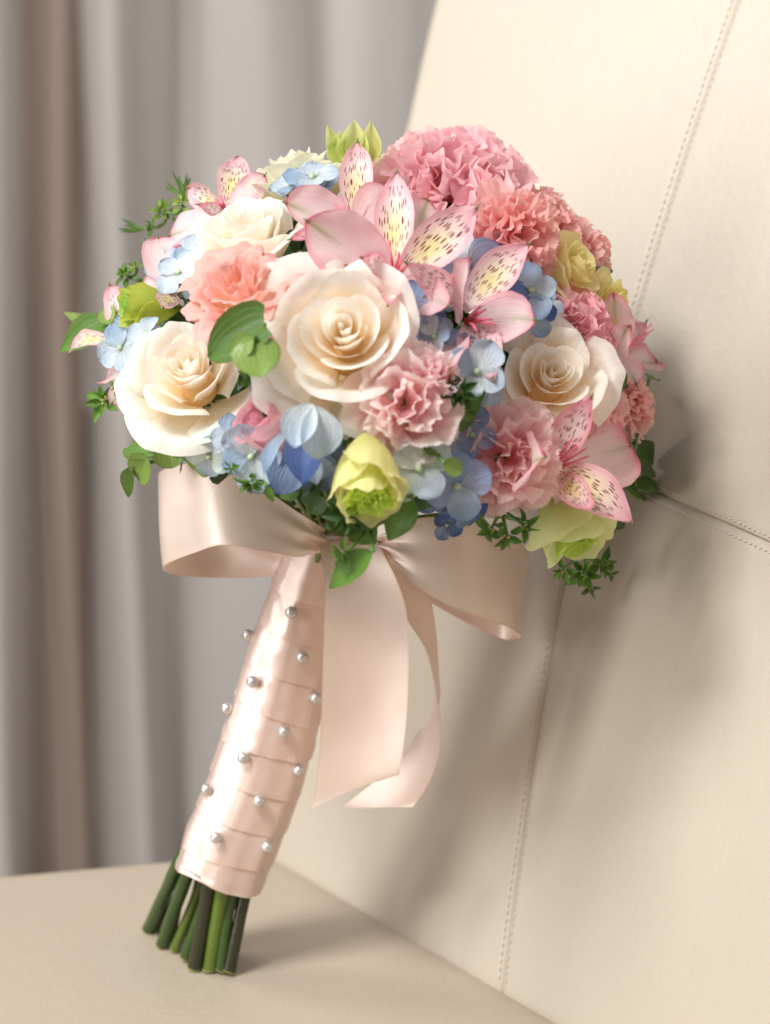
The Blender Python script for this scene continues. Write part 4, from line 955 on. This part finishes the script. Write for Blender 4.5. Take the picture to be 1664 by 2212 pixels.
leafspray(205, 708, 'dark green pointed leaves at the far left edge', leaves=[(232, 690, 120, 758, 74, LM, 'leaf', -.012, {'n': (0, .4, 1)}), (212, 712, 136, 672, 30, LG, 'leaf', -.008, {'n': (.3, 0, 1)}), (240, 700, 224, 650, 44, LG, 'leaf', -.006), (236, 712, 208, 690, 40, LM, 'round', -.006), (230, 730, 236, 775, 34, LM, 'leaf', -.010)], seed=207, off=-.02)
leafspray(262, 848, 'small bright leaf rosette under the far left lily', clusters=[(226, 866, 52, (-.3, .1, .9), 12, -.004, LM * 1.1), (252, 838, 30, (0, .3, 1), 6, -.004, LG)], seed=209, off=-.01)
leafspray(420, 975, 'sprig of oval leaves drooping below the left cream rose', leaves=[(330, 985, 262, 958, 62, LM, 'leaf', .0, {'n': (0, .3, 1)}), (318, 985, 290, 1040, 60, LG, 'round', .006), (286, 1008, 268, 1084, 36, LM, 'leaf', .008, {'cup': .4}), (410, 965, 295, 945, 50, LG * .9, 'leaf', -.006), (360, 960, 372, 1012, 60, LG, 'round', .0), (440, 985, 420, 1018, 62, LG, 'round', -.004), (470, 985, 482, 1018, 46, LM, 'round', -.004)], seed=211)
leafspray(360, 458, 'fresh green leaf cluster at the upper left under the spotted lily', clusters=[(352, 458, 44, (-.4, .6, .6), 14, -.012, LG), (392, 440, 36, (-.2, .7, .6), 10, -.012, LG), (330, 488, 30, (-.6, .3, .6), 8, -.012, LM)], seed=213, off=-.02)
leafspray(272, 592, 'fresh green leaf cluster on the left rim above the lime bud', clusters=[(272, 594, 36, (-.6, .4, .6), 12, -.012, LM), (292, 578, 28, (-.3, .6, .6), 7, -.012, LG)], seed=215, off=-.02)
def needles(u, v, tips, label, seed):
    rng = random.Random(seed); c = P(u, v, sd(u, v, -.02)); root = thing('needle_sprig', c, label, 'greenery', 'thin needle sprigs of the bouquet')
    for (a, b) in tips:
        q = P(a, b, sd(a, b, -.02) + rng.uniform(-.004, .004)); blade('leaf', root, c + (q - c) * .05, q, 8 * PX, W((rng.uniform(-.5, .5), .3, 1)), 'needle', M_leaf, c_leaf(LD, LM), rng, nu=5, nv=9, cup=.4, bend=rng.uniform(-.08, .08))
    add_stem(root, c, W((0, .5, .2)), .0006)
needles(398, 425, [(372, 368), (358, 392), (404, 372), (412, 384), (386, 378), (356, 404), (392, 396)], 'thin dark needle leaves poking out at the upper left', 217)
needles(312, 496, [(262, 472), (254, 494), (266, 486), (258, 500), (284, 498), (278, 480)], 'thin dark needle leaves pointing left at the left rim', 219)
leafspray(560, 1010, 'pointed bud leaves lying on the left bow loop', leaves=[(575, 1050, 592, 1086, 18, LM, 'leaf', .036)], clusters=[(544, 1040, 44, (-.2, -.8, .5), 13, .030, LM), (500, 1012, 30, (-.8, -.3, .5), 7, .030, LM), (598, 1030, 32, (.1, -.6, .7), 8, .016, LD)], seed=221)
leafspray(720, 1100, 'dark pointed leaves behind the yellow green lisianthus', leaves=[(700, 1075, 668, 1112, 40, LD, 'leaf', .02), (720, 1085, 775, 1150, 70, LD, 'round', .026), (745, 1110, 700, 1142, 44, LD, 'leaf', .024), (690, 1040, 640, 1072, 60, LD, 'round', .012), (650, 1050, 600, 1075, 40, LM, 'leaf', .010), (760, 1120, 815, 1178, 60, LM, 'leaf', .020)],
          clusters=[(752, 1112, 54, (-.2, -.3, .9), 15, .036, LD * 1.15)], seed=223)
leafspray(800, 1130, 'leaf and bud cluster hanging down over the bow tail', leaves=[(806, 1190, 702, 1274, 52, LM, 'leaf', .058, {'n': (0, .3, 1), 'cup': .4, 'tl': .0})], clusters=[(740, 1196, 36, (-.7, -.3, .6), 12, .056, LM)], seed=225)
leafspray(880, 1090, 'broad pointed green leaf right of the yellow green lisianthus', leaves=[(890, 1070, 836, 1172, 66, LM, 'leaf', .028, {'n': (0, .3, 1)}), (910, 1060, 925, 1100, 50, LD, 'round', .018), (860, 1060, 880, 1120, 60, LD, 'leaf', .014)], seed=227)
leafspray(925, 955, 'small round green leaves under the light pink carnation', leaves=[(945, 950, 905, 975, 34, LM, 'leaf', .022), (915, 962, 957, 972, 36, LM, 'round', .026, {'n': (0, .3, 1)}), (960, 1000, 1000, 1018, 34, LG, 'round', .040)], seed=229)
leafspray(1082, 1100, 'leaf cluster below the pink carnation over the right bow loop', clusters=[(1062, 1140, 44, (-.4, -.6, .7), 9, .020, LM), (1096, 1158, 42, (.1, -.7, .7), 10, .026, LM), (1132, 1136, 40, (.5, -.5, .7), 9, .018, LM)], seed=231)
leafspray(1268, 1195, 'leaf cluster hanging lowest at the right under the green lisianthus', clusters=[(1216, 1232, 36, (-.5, -.5, .7), 8, .006, LM), (1262, 1240, 46, (0, -.5, .8), 13, .010, LM), (1300, 1218, 40, (.5, -.2, .8), 11, .006, LM), (1274, 1268, 36, (.1, -.8, .6), 8, .006, LM), (1318, 1240, 28, (.7, -.4, .6), 6, .004, LM)], seed=233)
leafspray(1370, 985, 'large dark leaves at the right rim behind the large pink lily', leaves=[(1350, 985, 1436, 1000, 76, LD, 'round', -.004, {'n': (.2, .1, 1)}), (1372, 1050, 1438, 1044, 42, LM, 'leaf', -.008), (1350, 1050, 1400, 1066, 52, LM, 'round', -.012), (1312, 1098, 1334, 1160, 50, LD, 'round', .0), (1330, 850, 1356, 800, 24, LM, 'leaf', .010), (1402, 820, 1428, 806, 34, LM, 'leaf', -.008)], seed=235)
leafspray(1300, 590, 'dark leaf peeping out behind the yellow roses', leaves=[(1290, 600, 1318, 572, 34, LD, 'round', -.010), (1318, 840, 1340, 810, 60, LD, 'leaf', -.006)], seed=237, off=-.02)

# dark inner foliage that fills the gaps between the flowers
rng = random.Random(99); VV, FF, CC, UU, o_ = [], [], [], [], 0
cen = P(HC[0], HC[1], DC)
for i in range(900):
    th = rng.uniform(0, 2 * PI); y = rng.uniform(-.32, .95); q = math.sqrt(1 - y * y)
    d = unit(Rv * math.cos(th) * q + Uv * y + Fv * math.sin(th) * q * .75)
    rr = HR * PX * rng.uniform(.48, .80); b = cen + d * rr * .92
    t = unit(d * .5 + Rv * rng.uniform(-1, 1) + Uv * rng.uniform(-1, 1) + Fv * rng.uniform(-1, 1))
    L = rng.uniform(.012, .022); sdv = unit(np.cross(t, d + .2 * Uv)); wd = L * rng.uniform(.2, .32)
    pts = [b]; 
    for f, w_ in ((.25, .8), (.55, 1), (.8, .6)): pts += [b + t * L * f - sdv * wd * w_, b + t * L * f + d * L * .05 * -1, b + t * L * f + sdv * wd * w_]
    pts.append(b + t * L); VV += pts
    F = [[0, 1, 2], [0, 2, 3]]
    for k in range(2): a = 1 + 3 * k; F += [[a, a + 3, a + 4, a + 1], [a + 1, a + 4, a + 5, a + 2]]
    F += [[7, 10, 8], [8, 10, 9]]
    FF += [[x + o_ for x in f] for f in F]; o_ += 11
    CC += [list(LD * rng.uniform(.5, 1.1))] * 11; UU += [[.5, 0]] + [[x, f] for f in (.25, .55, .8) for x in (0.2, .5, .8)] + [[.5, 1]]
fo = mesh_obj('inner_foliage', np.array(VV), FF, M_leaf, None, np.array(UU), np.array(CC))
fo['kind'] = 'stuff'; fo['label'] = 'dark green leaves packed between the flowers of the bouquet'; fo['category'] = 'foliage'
for o in bpy.data.objects:
    if '_o' in o: del o['_o']
